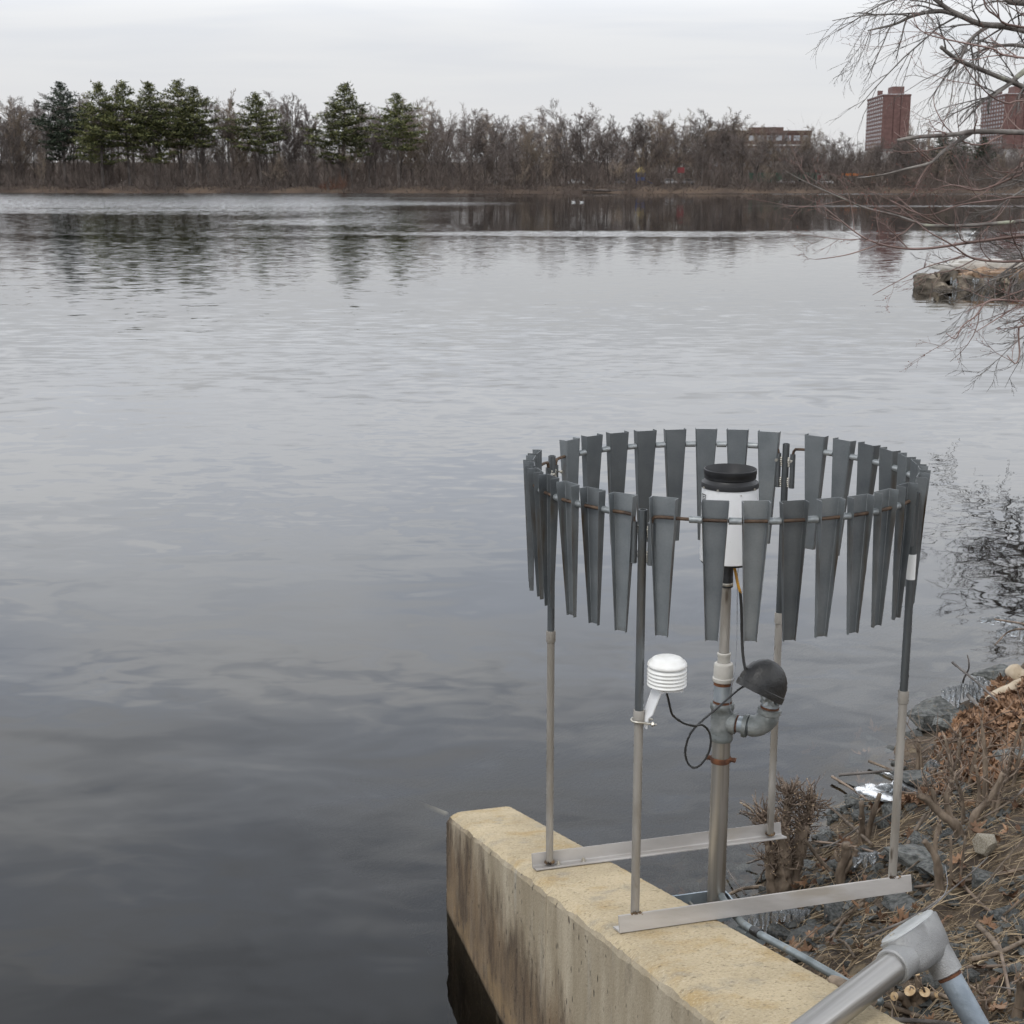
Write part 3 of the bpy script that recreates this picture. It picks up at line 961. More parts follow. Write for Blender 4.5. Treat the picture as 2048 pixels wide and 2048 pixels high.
def vane_mesh():
    """Tapered channel: plate on the inner side, two edges turned outwards."""
    th = 0.0016
    v, f = [], []
    zs = [0.055, 0.0, -0.12, -0.24, -0.351]
    for z in zs:
        t = (0.055 - z) / 0.406
        w = 0.0385 + (0.018 - 0.0385) * t
        dp = 0.032 + (0.013 - 0.032) * t
        y0 = -0.012
        y1 = y0 + dp
        c = 0.003
        v += [(-w, y1, z), (-w, y0 + c, z), (-w + c, y0, z), (w - c, y0, z), (w, y0 + c, z), (w, y1, z),
              (w - th, y1, z), (w - th, y0 + c, z), (w - c, y0 + th, z), (-w + c, y0 + th, z), (-w + th, y0 + c, z), (-w + th, y1, z)]
    k = 12
    for i in range(len(zs) - 1):
        for j in range(k):
            j2 = (j + 1) % k
            f.append((i * k + j, (i + 1) * k + j, (i + 1) * k + j2, i * k + j2))
    for o in (0, (len(zs) - 1) * k):
        q = [(0, 1, 10, 11), (1, 2, 9, 10), (2, 3, 8, 9), (3, 4, 7, 8), (4, 5, 6, 7)]
        for a in q:
            f.append(tuple(i + o for i in (a if o == 0 else a[::-1])))
    m = MB()
    m.add(v, f)
    return m.mesh('vane', MT['vane'])


VANE = vane_mesh()
SLEEVE = MB().tube([(-0.0175, 0, 0), (0.0175, 0, 0)], 0.0103, 12).mesh('spacer_sleeve', MT['galv'], False)
SLEEVE.polygons.foreach_set('use_smooth', [True] * len(SLEEVE.polygons))
SLEEVE.set_sharp_from_angle(angle=R(40))
SOCKET = MB().lathe([(0.0095, -0.142), (0.0095, -0.020), (0.0065, -0.020), (0.0065, -0.05)], 12, close=False).mesh('rod_socket', MT['steel_dark'])
WELD = MB()
for a in range(5):
    WELD.lathe([(0.0005, -0.004), (0.0042, -0.002), (0.0045, 0.001), (0.0005, 0.004)], 7, Matrix.Translation((0.001 * math.sin(a * 5), 0.001 * math.cos(a * 3), -0.007 * a)), False)
WELD = WELD.mesh('weld', MT['bolt'], True)
SETSCREW = MB().tube([(0, 0, 0), (0, -0.012, 0)], 0.0028, 8).tube([(0, -0.012, 0), (0, -0.018, 0)], 0.0058, 6).mesh('set_screw', MT['bolt'])

rv = random.Random(3)
# degrees round each quarter where the vanes hang, counted from its post
VANE_AT = [[7.5 + 10.32 * i for i in range(8)], [6.0 + 10.42 * i for i in range(8)],
           [13.5, 23.6, 33.8, 44.0, 54.2, 64.5, 74.3, 84.2], [5.9, 19.4, 29.8, 39.9, 50.2, 60.1, 70.0, 81.0]]
post_ang = {'left': PI + PHI, 'front': 1.5 * PI + PHI, 'back': 0.5 * PI + PHI, 'right': PHI}
for q, a0 in enumerate([PHI, 0.5 * PI + PHI, PI + PHI, 1.5 * PI + PHI]):
    # curved rod of this quarter, its ends turned down into the sockets
    da = 0.043
    pts = []
    for e, sgn in ((a0 + da, 1),):
        pass
    arc = [a0 + da + (PI / 2 - 2 * da) * i / 30 for i in range(31)]
    c = lambda a, z: (RING_R * math.cos(a), RING_R * math.sin(a), RING_Z + z)
    pts = [c(arc[0] - 0.0, -0.06), c(arc[0] + 0.0, -0.022), c(arc[0] + 0.004, -0.010), c(arc[0] + 0.014, -0.002)]
    pts += [c(a, 0.0) for a in arc[1:-1]]
    pts += [c(arc[-1] - 0.014, -0.002), c(arc[-1] - 0.004, -0.010), c(arc[-1], -0.022), c(arc[-1], -0.06)]
    MB().tube(pts, 0.0051, 8).build('ring_rod', MT['rod_rust'], screen, smooth=True)
    for i in range(8):
        a = a0 + R(VANE_AT[q][i])
        link('vane', VANE, screen, c(a, rv.uniform(-0.0015, 0.0015)),
             (rv.uniform(-0.02, 0.015), rv.uniform(-0.018, 0.018), a - PI / 2 + rv.uniform(-0.05, 0.05)))
        if i < 7:
            a = a0 + R((VANE_AT[q][i] + VANE_AT[q][i + 1]) / 2 if i or q != 3 else VANE_AT[q][1] - 5.0)
            link('spacer_sleeve', SLEEVE, screen, c(a, 0), (0, 0, a - PI / 2))

post_data = {
    # name: (foot height, coupling top height, pixel-free position from the ring angle)
    'left': (0.790, (0.131, 4.880, 1.656)),
    'front': (0.993, (0.366, 4.050, 1.675)),
    'back': (0.790, (0.957, 5.116, 1.652)),
    'right': (0.993, (1.192, 4.285, 1.651)),
}
posts = {}
for name, a in post_ang.items():
    foot, cp = post_data[name]
    zc_ = cp[2]
    bx, by = RING_R * math.cos(a), RING_R * math.sin(a)
    post = MB().tube([(bx, by, foot), (bx, by, zc_ - 0.035)], 0.0132, 18).build('post', MT['pipe_grey'], screen, auto=True)
    posts[name] = post
    MB().lathe([(0.0124, zc_ - 0.03), (0.0124, RING_Z + 0.016), (0.0095, RING_Z + 0.016), (0.0095, RING_Z - 0.03)], 18,
               Matrix.Translation((bx, by, 0)), False).build('upper_pipe', MT['steel_dark'], post, auto=True)
    MB().lathe([(0.0130, zc_ - 0.042), (0.0158, zc_ - 0.040), (0.0164, zc_ - 0.036), (0.0164, zc_ - 0.003), (0.0158, zc_), (0.0126, zc_)], 20,
               Matrix.Translation((bx, by, 0)), False).build('coupling', MT['pipe_grey'], post, auto=True)
    w = MB()
    for k in range(12):
        t = 2 * PI * k / 12 + 0.2
        w.lathe([(0.0006, -0.004), (rv.uniform(0.004, 0.0065), 0.0), (0.0006, rv.uniform(0.005, 0.010))], 7,
                Matrix.Translation((bx + 0.0145 * math.cos(t), by + 0.0145 * math.sin(t), foot + rv.uniform(-0.001, 0.003))), False)
    if name in ('front', 'right'):
        for k in range(7):
            e_ = -SV * 0.0165 + RV * (0.016 * (k - 3) / 3)
            w.lathe([(0.0006, -0.006), (rv.uniform(0.004, 0.0065), 0.0), (0.0006, rv.uniform(0.005, 0.009))], 7,
                    Matrix.Translation((bx + e_.x, by + e_.y, 1.036 + rv.uniform(-0.002, 0.003))), False)
    w.build('weld', MT['weld'], post, smooth=True)
    for sg in (-1, 1):
        aa = a + sg * 0.043
        sx, sy = RING_R * math.cos(aa), RING_R * math.sin(aa)
        soc = link('rod_socket', SOCKET, screen, (sx, sy, RING_Z))
        am = a + sg * 0.022
        for zw in (-0.035, -0.108):
            link('weld', WELD, soc, (RING_R * math.cos(am) - sx - 0.006 * math.cos(a), RING_R * math.sin(am) - sy - 0.006 * math.sin(a), zw))
        link('set_screw', SETSCREW, soc, (-0.008 * math.cos(a), -0.008 * math.sin(a), -0.042), (0, 0, a - PI / 2))
a = post_ang['right']
tz1, tz2 = (1.213, 4.285, 2.082)[2], (1.212, 4.285, 2.004)[2]
MB().tube([(RING_R * math.cos(a), RING_R * math.sin(a), tz2), (RING_R * math.cos(a), RING_R * math.sin(a), tz1)], 0.0131, 18).build(
    'tape_band', MT['tape'], posts['right'], auto=True)['label'] = 'white tape wrapped round the right post'

# two angle rails lying on the sloping wall top
NUT = MB().lathe([(0.0105, 0), (0.0105, 0.0025)], 14).lathe([(0.0078, 0.0025), (0.0078, 0.009)], 6).lathe([(0.0038, 0.009), (0.0038, 0.014)], 8).mesh('bolt', MT['bolt'])
slope_a = math.atan(0.2443)
for s0, flip in ((0.431, 1), (-0.431, -1)):
    zb = wall_top(s0) + 0.003
    base = Vector((0, 0, zb)) + SV * s0
    along = RV
    up = (Vector((0, 0, 1)) + SV * 0.2443).normalized()
    acr = (SV - Vector((0, 0, 1)) * 0.2443).normalized()
    m = MB()
    # angle section in (across, up): standing leg on the outer side, flat leg inwards
    t = 0.0058
    lw, lh = 0.052, 0.052
    x0 = 0.020 if flip == 1 else 0.033
    lw = lw if flip == 1 else 0.062
    sec = [(x0, 0), (x0, lh - 0.002), (x0 - 0.002, lh), (x0 - t, lh), (x0 - t, t + 0.005), (x0 - t - 0.002, t + 0.001), (x0 - t - 0.005, t), (x0 - lw + 0.002, t), (x0 - lw, t - 0.002), (x0 - lw, 0)]
    vsx = []
    rr_ = (-0.490, 0.486)
    for r in (rr_[0], 0.0, rr_[1]):
        for (c_, u_) in sec:
            vsx.append(tuple(base + along * r + acr * (c_ * flip) + up * u_))
    k = len(sec)
    fs = []
    for i in range(2):
        for j in range(k):
            j2 = (j + 1) % k
            fs.append((i * k + j, i * k + j2, (i + 1) * k + j2, (i + 1) * k + j))
    fs += [tuple(range(k)), tuple(2 * k + j for j in range(k))]
    m.add(vsx, fs)
    rail = m.build('rail', MT['alu'], screen)
    mm = Matrix.Identity(4)
    for r in ((-0.400, -0.305) if flip == 1 else (-0.36, -0.27)):
        p = base + along * r + acr * (-0.008 * flip) + up * (t + 0.0005)
        link('bolt', NUT, rail, p, up.to_track_quat('Z', 'Y').to_euler())

# ------------------------------------------------------------------ mast and rain gauge
MX, MY = 0.690, 4.582
mast = thing('gauge_mast', 'thick stainless pipe mast with grey tee fitting inside the wind screen', 'mast', (MX, MY, 0))


def ml(prof, name, m, n=28, parent=mast, close=False):
    o = MB().lathe(prof, n, None, close).build(name, MT[m], parent, auto=True)
    return o


ml([(0.0302, 0.25), (0.0302, 1.40)], 'main_pipe', 'stainless')
tee = ml([(0.031, 1.372), (0.0365, 1.374), (0.0385, 1.380), (0.0385, 1.390), (0.0365, 1.394), (0.0360, 1.41), (0.0370, 1.44), (0.0360, 1.468), (0.0365, 1.482),
          (0.0395, 1.486), (0.0395, 1.500), (0.0375, 1.504), (0.031, 1.504)], 'tee_fitting', 'galv_fit')
bd = Vector((0.87, -0.36, -0.06)).normalized()
bm = Matrix.Translation((0, 0, 1.440)) @ align(bd)
MB().lathe([(0.030, 0.015), (0.034, 0.026), (0.0355, 0.036), (0.0355, 0.047), (0.033, 0.049), (0.028, 0.049)], 24, bm, False).build('tee_outlet', MT['galv_fit'], tee, auto=True)
MB().lathe([(0.0282, 0.044), (0.0282, 0.054)], 24, bm, False).build('rust_ring', MT['rust'], tee, auto=True)
MB().lathe([(0.0272, 0.050), (0.0272, 0.090)], 24, bm, False).build('side_nipple', MT['galv_blue'], mast, auto=True)
# street elbow: sideways then up
c0 = Vector((0, 0, 1.440)) + bd * 0.082
path = [c0]
upv = Vector((0.10, -0.02, 1)).normalized()
cc = c0 + bd * 0.012 + upv * 0.058
for i in range(0, 9):
    t = PI / 2 * i / 8
    path.append(cc + bd * (0.055 * math.sin(t)) - upv * (0.055 * math.cos(t)) )
elb = MB().tube([c0 - bd * 0.010, c0 - bd * 0.0099, c0 + bd * 0.004, c0 + bd * 0.006], [0.030, 0.0385, 0.0385, 0.035], 22, True)
elb.tube(path[1:], [0.035] + [0.0352] * 7 + [0.034], 22)
top_e = path[-1]
elb.tube([top_e - upv * 0.004, top_e, top_e + upv * 0.017, top_e + upv * 0.018], [0.034, 0.0385, 0.0385, 0.029], 22)
elbow = elb.build('elbow', MT['galv_fit'], mast, auto=True)
MB().tube([top_e + upv * 0.016, top_e + upv * 0.025], 0.0300, 22).build('rust_ring', MT['rust'], elbow, auto=True)
MB().tube([top_e + upv * 0.022, top_e + upv * 0.06], 0.0285, 22).build('riser', MT['galv_blue'], mast, auto=True)
# crumpled collar under the hood
col = MB()
rc = random.Random(5)
n = 26
for i, z in enumerate((0.034, 0.046, 0.058, 0.072)):
    pass
vs_, fs_ = [], []
for i, z in enumerate((0.036, 0.046, 0.056, 0.070)):
    for j in range(n):
        t = 2 * PI * j / n
        rr_ = 0.033 + 0.007 * (i == 3) + rc.uniform(-0.003, 0.005 + 0.006 * (i == 2))
        m_ = align(upv)
        p = top_e + upv * (z + rc.uniform(-0.004, 0.004)) + (m_ @ Vector((rr_ * math.cos(t), rr_ * math.sin(t), 0)))
        vs_.append(tuple(p))
for i in range(3):
    for j in range(n):
        j2 = (j + 1) % n
        fs_.append((i * n + j, i * n + j2, (i + 1) * n + j2, (i + 1) * n + j))
col.add(vs_, fs_)
col.build('crumpled_collar', MT['galv'], mast)
# weather hood: domed casting tilted over the riser
hc = top_e + upv * 0.078 + Vector((-0.040, -0.006, 0.012))
hm = Matrix.Translation(hc) @ Matrix.Rotation(R(27), 4, 'Y') @ Matrix.Rotation(R(-12), 4, 'X')
hv, hf = [], []
prof = [(1.0, -0.020), (1.03, -0.020), (1.03, 0.0), (1.0, 0.002)] + [(math.cos(t), 0.002 + 0.80 * math.sin(t)) for t in [PI / 2 * i / 12 for i in range(1, 12)]] + [(0.03, 0.802)]
nh = 36
for (rr_, z) in prof:
    for j in range(nh):
        t = 2 * PI * j / nh
        ct, st = math.cos(t), math.sin(t)
        sx_ = 0.077 * (1.0 + 0.10 * (ct > 0.0) * ct)
        p = Vector((rr_ * sx_ * ct, rr_ * 0.062 * st * (1 - 0.16 * ct), z if z < 0.01 and z != 0.002 else 0.002 + (z - 0.002) * 0.118))
        hv.append(tuple(hm @ p))
for i in range(len(prof) - 1):
    for j in range(nh):
        j2 = (j + 1) % nh
        hf.append((i * nh + j, i * nh + j2, (i + 1) * nh + j2, (i + 1) * nh + j))
hf.append(tuple(range(nh - 1, -1, -1)))
hf.append(tuple((len(prof) - 1) * nh + j for j in range(nh)))
hood = MB(); hood.add(hv, hf)
hood = hood.build('weather_hood', MT['hood'], mast, auto=True)
# pipe stack above the tee
ml([(0.0305, 1.498), (0.0305, 1.512)], 'rust_ring', 'rust', parent=tee)
ml([(0.0300, 1.508), (0.0300, 1.575)], 'zinc_nipple', 'galv_blue')
ml([(0.0307, 1.566), (0.0307, 1.582)], 'rust_ring', 'rust', parent=tee)
ml([(0.031, 1.577), (0.0335, 1.578), (0.0350, 1.583), (0.0350, 1.590), (0.0322, 1.593), (0.0320, 1.612), (0.0320, 1.628), (0.0300, 1.638), (0.0245, 1.642), (0.0215, 1.643)],
   'reducer', 'pvc')
ml([(0.0190, 1.640), (0.0205, 1.646), (0.0205, 1.664), (0.0218, 1.666), (0.0218, 1.674), (0.0180, 1.676)], 'collar', 'pvc')
ml([(0.0164, 1.66), (0.0164, 1.93)], 'upper_pipe', 'pipe_grey')
clamp = ml([(0.0312, 1.296), (0.0335, 1.298), (0.0345, 1.306), (0.0335, 1.314), (0.0312, 1.316)], 'pipe_clamp', 'rust')
cd = Vector((0.96, -0.28, 0))
for sg in (-1, 1):
    MB().tube([cd * (0.030 * sg) + Vector((0, 0, 1.307)), cd * (0.047 * sg) + Vector((0, 0, 1.307))], [0.0075, 0.0085], 10).build('clamp_ear', MT['rust'], clamp, auto=True)
    q_ = cd * (0.047 * sg) + Vector((0, 0, 1.307))
    MB().tube([q_ + Vector((-0.003, -0.011, 0)), q_ + Vector((0.003, 0.011, 0))], 0.0042, 8).build('clamp_bolt', MT['rust'], clamp, auto=True)
# mounting bracket to the wall: strap folded round the pipe
bp = []
hh = 0.034
for (r, s) in [(-0.235, 0.045), (0.02, 0.045), (0.036, 0.040), (0.046, 0.030), (0.048, 0.0), (0.046, -0.030), (0.036, -0.040), (0.02, -0.045), (-0.26, -0.045)]:
    bp.append(RV * r + SV * s)
br = MB()
vs_, fs_ = [], []
for i, p in enumerate(bp):
    d = (bp[min(i + 1, len(bp) - 1)] - bp[max(i - 1, 0)]).normalized()
    nrm = Vector((d.y, -d.x, 0)) * 0.003
    for (o_, z) in ((1, 0.772), (1, 0.772 + 2 * hh), (-1, 0.772 + 2 * hh), (-1, 0.772)):
        vs_.append(tuple(p + nrm * o_ + Vector((0, 0, z - 0.03))))
for i in range(len(bp) - 1):
    for j in range(4):
        j2 = (j + 1) % 4
        fs_.append((i * 4 + j, i * 4 + j2, (i + 1) * 4 + j2, (i + 1) * 4 + j))
fs_ += [(0, 1, 2, 3), tuple(len(vs_) - 4 + j for j in (3, 2, 1, 0))]
br.add(vs_, fs_)
brk = br.build('bracket_strap', MT['bracket'], mast, auto=True)
bz = Vector((0, 0, 0.778))
MB().tube([RV * -0.075 + SV * 0.055 + bz, RV * -0.075 - SV * 0.062 + bz], 0.005, 10).build('bracket_rod', MT['bolt'], brk, auto=True)
nm = Matrix.Translation(RV * -0.075 - SV * 0.048 + bz) @ align(-SV)
MB().lathe([(0.015, 0), (0.015, 0.003)], 16, nm).lathe([(0.0095, 0.003), (0.0095, 0.011)], 6, nm).build('bracket_nut', MT['bolt'], brk)

gauge = thing('rain_gauge', 'white cylindrical rain gauge with black rim standing on the mast', 'rain gauge', (MX + 0.001, MY, 0))
GR = 0.0885
ml([(0.02, 1.902), (0.021, 1.904), (0.021, 1.912), (0.0195, 1.914)], 'hose_clamp', 'bolt', parent=gauge)
ml([(0.0185, 1.897), (0.0205, 1.898), (0.0205, 1.925), (0.0200, 1.926), (0.0200, 1.985)], 'neck', 'rubber', parent=gauge)
ml([(0.02, 1.981), (GR - 0.004, 1.981), (GR - 0.002, 1.986), (GR - 0.002, 1.990)], 'base_plate', 'black_plastic', 40, gauge)
can = ml([(GR - 0.004, 1.986), (GR, 1.989), (GR, 2.232), (GR - 0.003, 2.233)], 'body', 'white_paint', 48, gauge)
ml([(GR - 0.001, 2.226), (GR + 0.0025, 2.227), (GR + 0.0025, 2.236), (GR + 0.001, 2.243), (GR - 0.008, 2.250), (GR - 0.010, 2.254), (GR - 0.0065, 2.257), (GR - 0.0065, 2.268),
    (GR - 0.005, 2.270), (GR - 0.005, 2.284), (GR - 0.0075, 2.286), (GR - 0.0085, 2.284), (GR - 0.012, 2.255), (0.02, 2.19)], 'rim', 'black_plastic', 48, gauge)
for t in (R(238), R(318), R(200)):
    d = Vector((math.cos(t), math.sin(t), 0))
    MB().tube([d * (GR + 0.001) + Vector((0, 0, 2.230)), d * (GR + 0.006) + Vector((0, 0, 2.230))], 0.0035, 10).build('rim_screw', MT['bolt'], gauge, auto=True)
for t, z in ((R(285), 2.215), (R(300), 2.01)):
    d = Vector((math.cos(t), math.sin(t), 0))
    MB().tube([d * (GR - 0.001) + Vector((0, 0, z)), d * (GR + 0.002) + Vector((0, 0, z))], 0.0025, 8).build('rivet', MT['bolt'], gauge, auto=True)
# printed emblem near the left edge: a framed letter
def print_patch(quads, name):
    m = MB()
    for (u0, u1, z0, z1) in quads:
        k = 4
        vs_, fs_ = [], []
        for i in range(k + 1):
            u = u0 + (u1 - u0) * i / k
            t = R(196) + u / GR
            for z in (z0, z1):
                vs_.append(((GR + 0.0006) * math.cos(t), (GR + 0.0006) * math.sin(t), z))
        for i in range(k):
            fs_.append((2 * i, 2 * i + 2, 2 * i + 3, 2 * i + 1))
        m.add(vs_, fs_)
    return m.build(name, MT['print'], can)


e0, e1, f0, f1, tt = -0.014, 0.014, 2.182, 2.208, 0.0030
print_patch([(e0, e1, f0, f0 + tt), (e0, e1, f1 - tt, f1), (e0, e0 + tt, f0, f1), (e1 - tt, e1, f0, f1),
             (-0.005, 0.008, f1 - 0.009, f1 - 0.006), (-0.005, 0.008, f0 + 0.006, f0 + 0.009), (-0.005, -0.002, f0 + 0.006, f1 - 0.006),
             (0.005, 0.008, f0 + 0.006, f0 + 0.014), (0.001, 0.008, f0 + 0.012, f0 + 0.0145)], 'printed_emblem')

# ------------------------------------------------------------------ temperature sensor in its louvred shield
sp_ = (0.445, 4.030, 1.796)
sens = thing('louvred_sensor', 'white stacked-plate temperature sensor on a bracket clamped to the front post', 'sensor', (sp_[0], sp_[1], 0))
sz = (0.444, 4.030, 1.837)[2]
MB().lathe([(0.0565, sz - 0.020), (0.0575, sz - 0.018), (0.0572, sz - 0.014), (0.054, sz - 0.008), (0.0475, sz - 0.005), (0.0440, sz + 0.001), (0.036, sz + 0.0045), (0.018, sz + 0.006), (0.001, sz + 0.0063)],
           40, None, False).build('top_plate', MT['white_plastic'], sens, auto=True)
PLATE = MB().lathe([(0.040, 0.010), (0.044, 0.008), (0.0535, 0.0), (0.0572, -0.004), (0.0575, -0.0065), (0.0555, -0.0075), (0.050, -0.0055), (0.042, 0.004), (0.03, 0.004)],
                   40, None, False).mesh('shield_plate', MT['white_plastic'], True)
for i in range(5):
    link('shield_plate', PLATE, sens, (0, 0, sz - 0.0270 - 0.0108 * i))
MB().lathe([(0.028, sz - 0.078), (0.028, sz - 0.01)], 24).build('core', MT['white_plastic'], sens, auto=True)
zb = sz - 0.084
MB().lathe([(0.006, zb - 0.004), (0.006, zb + 0.014)], 10, Matrix.Translation((-0.018, -0.028, 0))).build('stud', MT['white_plastic'], sens, auto=True)
# bent strip from the post up under the shield
pf = Vector((CX + RING_R * math.cos(post_ang['front']), CY + RING_R * math.sin(post_ang['front']), 0)) - Vector((sp_[0], sp_[1], 0))
ub = (0.365, 4.050, 1.644)[2]
strip = [(pf + Vector((0.016, -0.004, ub - 0.018)), 0.018), (pf + Vector((0.019, -0.006, ub + 0.016)), 0.022), (pf + Vector((0.028, -0.010, ub + 0.030)), 0.026),
         (Vector((-0.028, 0.0, zb - 0.010)), 0.028), (Vector((-0.018, 0.0, zb - 0.004)), 0.029), (Vector((0.034, 0.0, zb - 0.002)), 0.029), (Vector((0.040, 0.0, zb - 0.002)), 0.020)]
wd = Vector((0.30, -0.95, -0.10)).normalized()
vs_, fs_ = [], []
for i, (p, hw) in enumerate(strip):
    d = (strip[min(i + 1, len(strip) - 1)][0] - strip[max(i - 1, 0)][0]).normalized()
    nn_ = d.cross(wd).normalized() * 0.0018
    for sg, o_ in ((1, 1), (-1, 1), (-1, -1), (1, -1)):
        vs_.append(tuple(p + wd * hw * sg + nn_ * o_))
for i in range(len(strip) - 1):
    for j in range(4):
        j2 = (j + 1) % 4
        fs_.append((i * 4 + j, i * 4 + j2, (i + 1) * 4 + j2, (i + 1) * 4 + j))
fs_ += [(0, 1, 2, 3), tuple(len(vs_) - 4 + j for j in (3, 2, 1, 0))]
m = MB(); m.add(vs_, fs_)
m.build('mounting_strip', MT['white_paint'], sens, auto=True)
# U-bolt round the post
ubp = []
for i in range(15):
    t = R(100) + R(180) * i / 14
    ubp.append(pf + Vector((0.0215 * math.cos(t), 0.0215 * math.sin(t), ub)))
e_ = Vector((0.045, -0.012, -0.002))
ubp = [ubp[0] + e_] + ubp + [ubp[-1] + e_]
MB().tube(ubp, 0.0034, 8).build('u_bolt', MT['bolt'], sens, smooth=True)
for p in (ubp[0], ubp[-1]):
    nm = Matrix.Translation(p - e_.normalized() * 0.014) @ align(e_)
    MB().lathe([(0.007, 0), (0.007, 0.006)], 6, nm).build('nut', MT['bolt'], sens)

# ------------------------------------------------------------------ cables
cab = [(0.447, 4.040, 1.728), (0.453, 4.050, 1.706), (0.466, 4.060, 1.659), (0.487, 4.080, 1.633), (0.511, 4.100, 1.613), (0.544, 4.140, 1.592), (0.572, 4.180, 1.579), (0.595, 4.200, 1.549), (0.601, 4.200, 1.512),
       (0.591, 4.200, 1.472), (0.569, 4.200, 1.441), (0.548, 4.200, 1.435), (0.530, 4.200, 1.457), (0.525, 4.200, 1.493), (0.536, 4.200, 1.538), (0.564, 4.220, 1.566), (0.640, 4.340, 1.576), (0.720, 4.460, 1.590), (0.747, 4.490, 1.593)]
o = MB().tube(smooth_path(cab, 6), 0.0034, 8).build('sensor_cable', MT['cable'], smooth=True)
tag(o, 'black cable with one loose loop from the white sensor to the dark hood', 'cable')
o = MB().tube(smooth_path([(0.705, 4.560, 1.985), (0.711, 4.550, 1.962), (0.721, 4.540, 1.915), (0.730, 4.540, 1.888)], 6), 0.0046, 8).build('yellow_cable', MT['cable_yellow'], smooth=True)
tag(o, 'short yellow cable coming out beneath the white rain gauge', 'cable')
o = MB().tube(smooth_path([(0.728, 4.540, 1.895), (0.734, 4.540, 1.840), (0.739, 4.540, 1.748), (0.743, 4.530, 1.684), (0.749, 4.520, 1.647), (0.758, 4.510, 1.623)], 6), 0.0048, 8).build('gauge_cable', MT['cable'], smooth=True)
tag(o, 'thick black cable hanging from the yellow cable down to the dark hood', 'cable')
o = MB().tube(smooth_path([(0.725, 4.560, 1.982), (0.720, 4.550, 1.928), (0.724, 4.550, 1.762), (0.720, 4.530, 1.650), (0.701, 4.500, 1.568), (0.704, 4.490, 1.512), (0.729, 4.480, 1.499), (0.755, 4.480, 1.502)], 6), 0.0011, 5).build(
    'thin_wire', MT['wire'], smooth=True)
tag(o, 'thin grey wire dangling beside the mast from gauge to tee fitting', 'wire')

# ------------------------------------------------------------------ conduit fitting on the bank
cond = thing('conduit_fitting', 'grey cast conduit elbow box joining a steel pipe and a blue-grey pipe', 'conduit')
A = Vector((0.945, 3.307, 1.285))
Bp = Vector((0.597, 2.943, 1.275))
ax = (A - Bp).normalized()
bl_ = (A - Bp).length
big = MB().lathe([(0.0372, -0.5), (0.0372, bl_ + 0.02)], 36, None, True).build('large_pipe', MT['steel_conduit'], cond, auto=True)
big.location = Bp
big.rotation_euler = ax.to_track_quat('Z', 'Y').to_euler()
lx = ax
lz = Vector((-lx.y, lx.x, 0)) * 0.62 + Vector((0, 0, 0.785))
lz.normalize()
ly = lz.cross(lx)
bc = A + lx * 0.118 + lz * 0.006
dn = -lz
Do = bc + lx * 0.052 - lz * 0.088
Dn = Do + dn * 0.42
MB().tube([Do + dn * 0.02, Dn], 0.0300, 28).build('outlet_pipe', MT['conduit_blue'], cond, auto=True)
MB().tube([Do + dn * 0.010, Do + dn * 0.024], 0.0312, 28).build('rust_ring', MT['rust'], cond, auto=True)
# box: long axis continues the pipe, lid on the upper side


def oval(L, Wd, z, n=28, sh=0.0, e=3.2):
    out = []
    for j in range(n):
        t = 2 * PI * j / n
        ct, st = math.cos(t), math.sin(t)
        x = L * (abs(ct) ** (2 / e)) * (1 if ct >= 0 else -1)
        y = Wd * (abs(st) ** (2 / e)) * (1 if st >= 0 else -1)
        out.append(tuple(bc + lx * (x + sh) + ly * y + lz * z))
    return out


def loft(rings):
    m = MB()
    n_ = len(rings[0])
    v_ = [p for r_ in rings for p in r_]
    f_ = []
    for i in range(len(rings) - 1):
        for j in range(n_):
            j2 = (j + 1) % n_
            f_.append((i * n_ + j, i * n_ + j2, (i + 1) * n_ + j2, (i + 1) * n_ + j))
    f_.append(tuple(range(n_ - 1, -1, -1)))
    f_.append(tuple((len(rings) - 1) * n_ + j for j in range(n_)))
    m.add(v_, f_)
    return m


body = loft([oval(0.055, 0.022, -0.058, sh=0.01), oval(0.078, 0.034, -0.052, sh=0.006), oval(0.091, 0.0435, -0.033, sh=0.002), oval(0.098, 0.0475, 0.0), oval(0.101, 0.049, 0.036),
             oval(0.101, 0.049, 0.044), oval(0.098, 0.047, 0.045)])
bx_ = body.build('cast_box', MT['cast_alu'], cond, auto=True)
loft([oval(0.0985, 0.047, 0.0452, e=2.6), oval(0.0985, 0.047, 0.050, e=2.6), oval(0.094, 0.043, 0.0535, e=2.6), oval(0.080, 0.032, 0.0545, e=2.6)]).build('lid', MT['gasket'], cond, auto=True)
MB().tube([A - lx * 0.016, A - lx * 0.012, A + lx * 0.014, A + lx * 0.045], [0.0420, 0.0455, 0.0455, 0.043], 28).build('inlet_hub', MT['cast_alu'], bx_, auto=True)
hb = bc + lx * 0.050 - lz * 0.02
MB().tube([hb, hb * 0.5 + Do * 0.5, Do - dn * 0.004, Do + dn * 0.012, Do + dn * 0.015], [0.040, 0.0405, 0.0395, 0.0395, 0.033], 28).build('outlet_hub', MT['cast_alu'], bx_, auto=True)
for sx_ in (-0.070, 0.070):
    p = bc + lx * sx_ + lz * 0.053
    MB().tube([p, p + lz * 0.004], 0.0065, 10).build('lid_screw', MT['bolt'], cond, auto=True)
MB().tube(smooth_path([tuple(bc + lx * 0.094 + lz * 0.052), (1.144, 3.620, 1.298), (1.179, 3.680, 1.299), (1.191, 3.720, 1.310), (1.208, 3.800, 1.311)], 5), 0.0009, 5).build('tie_wire', MT['wire'], cond, smooth=True)

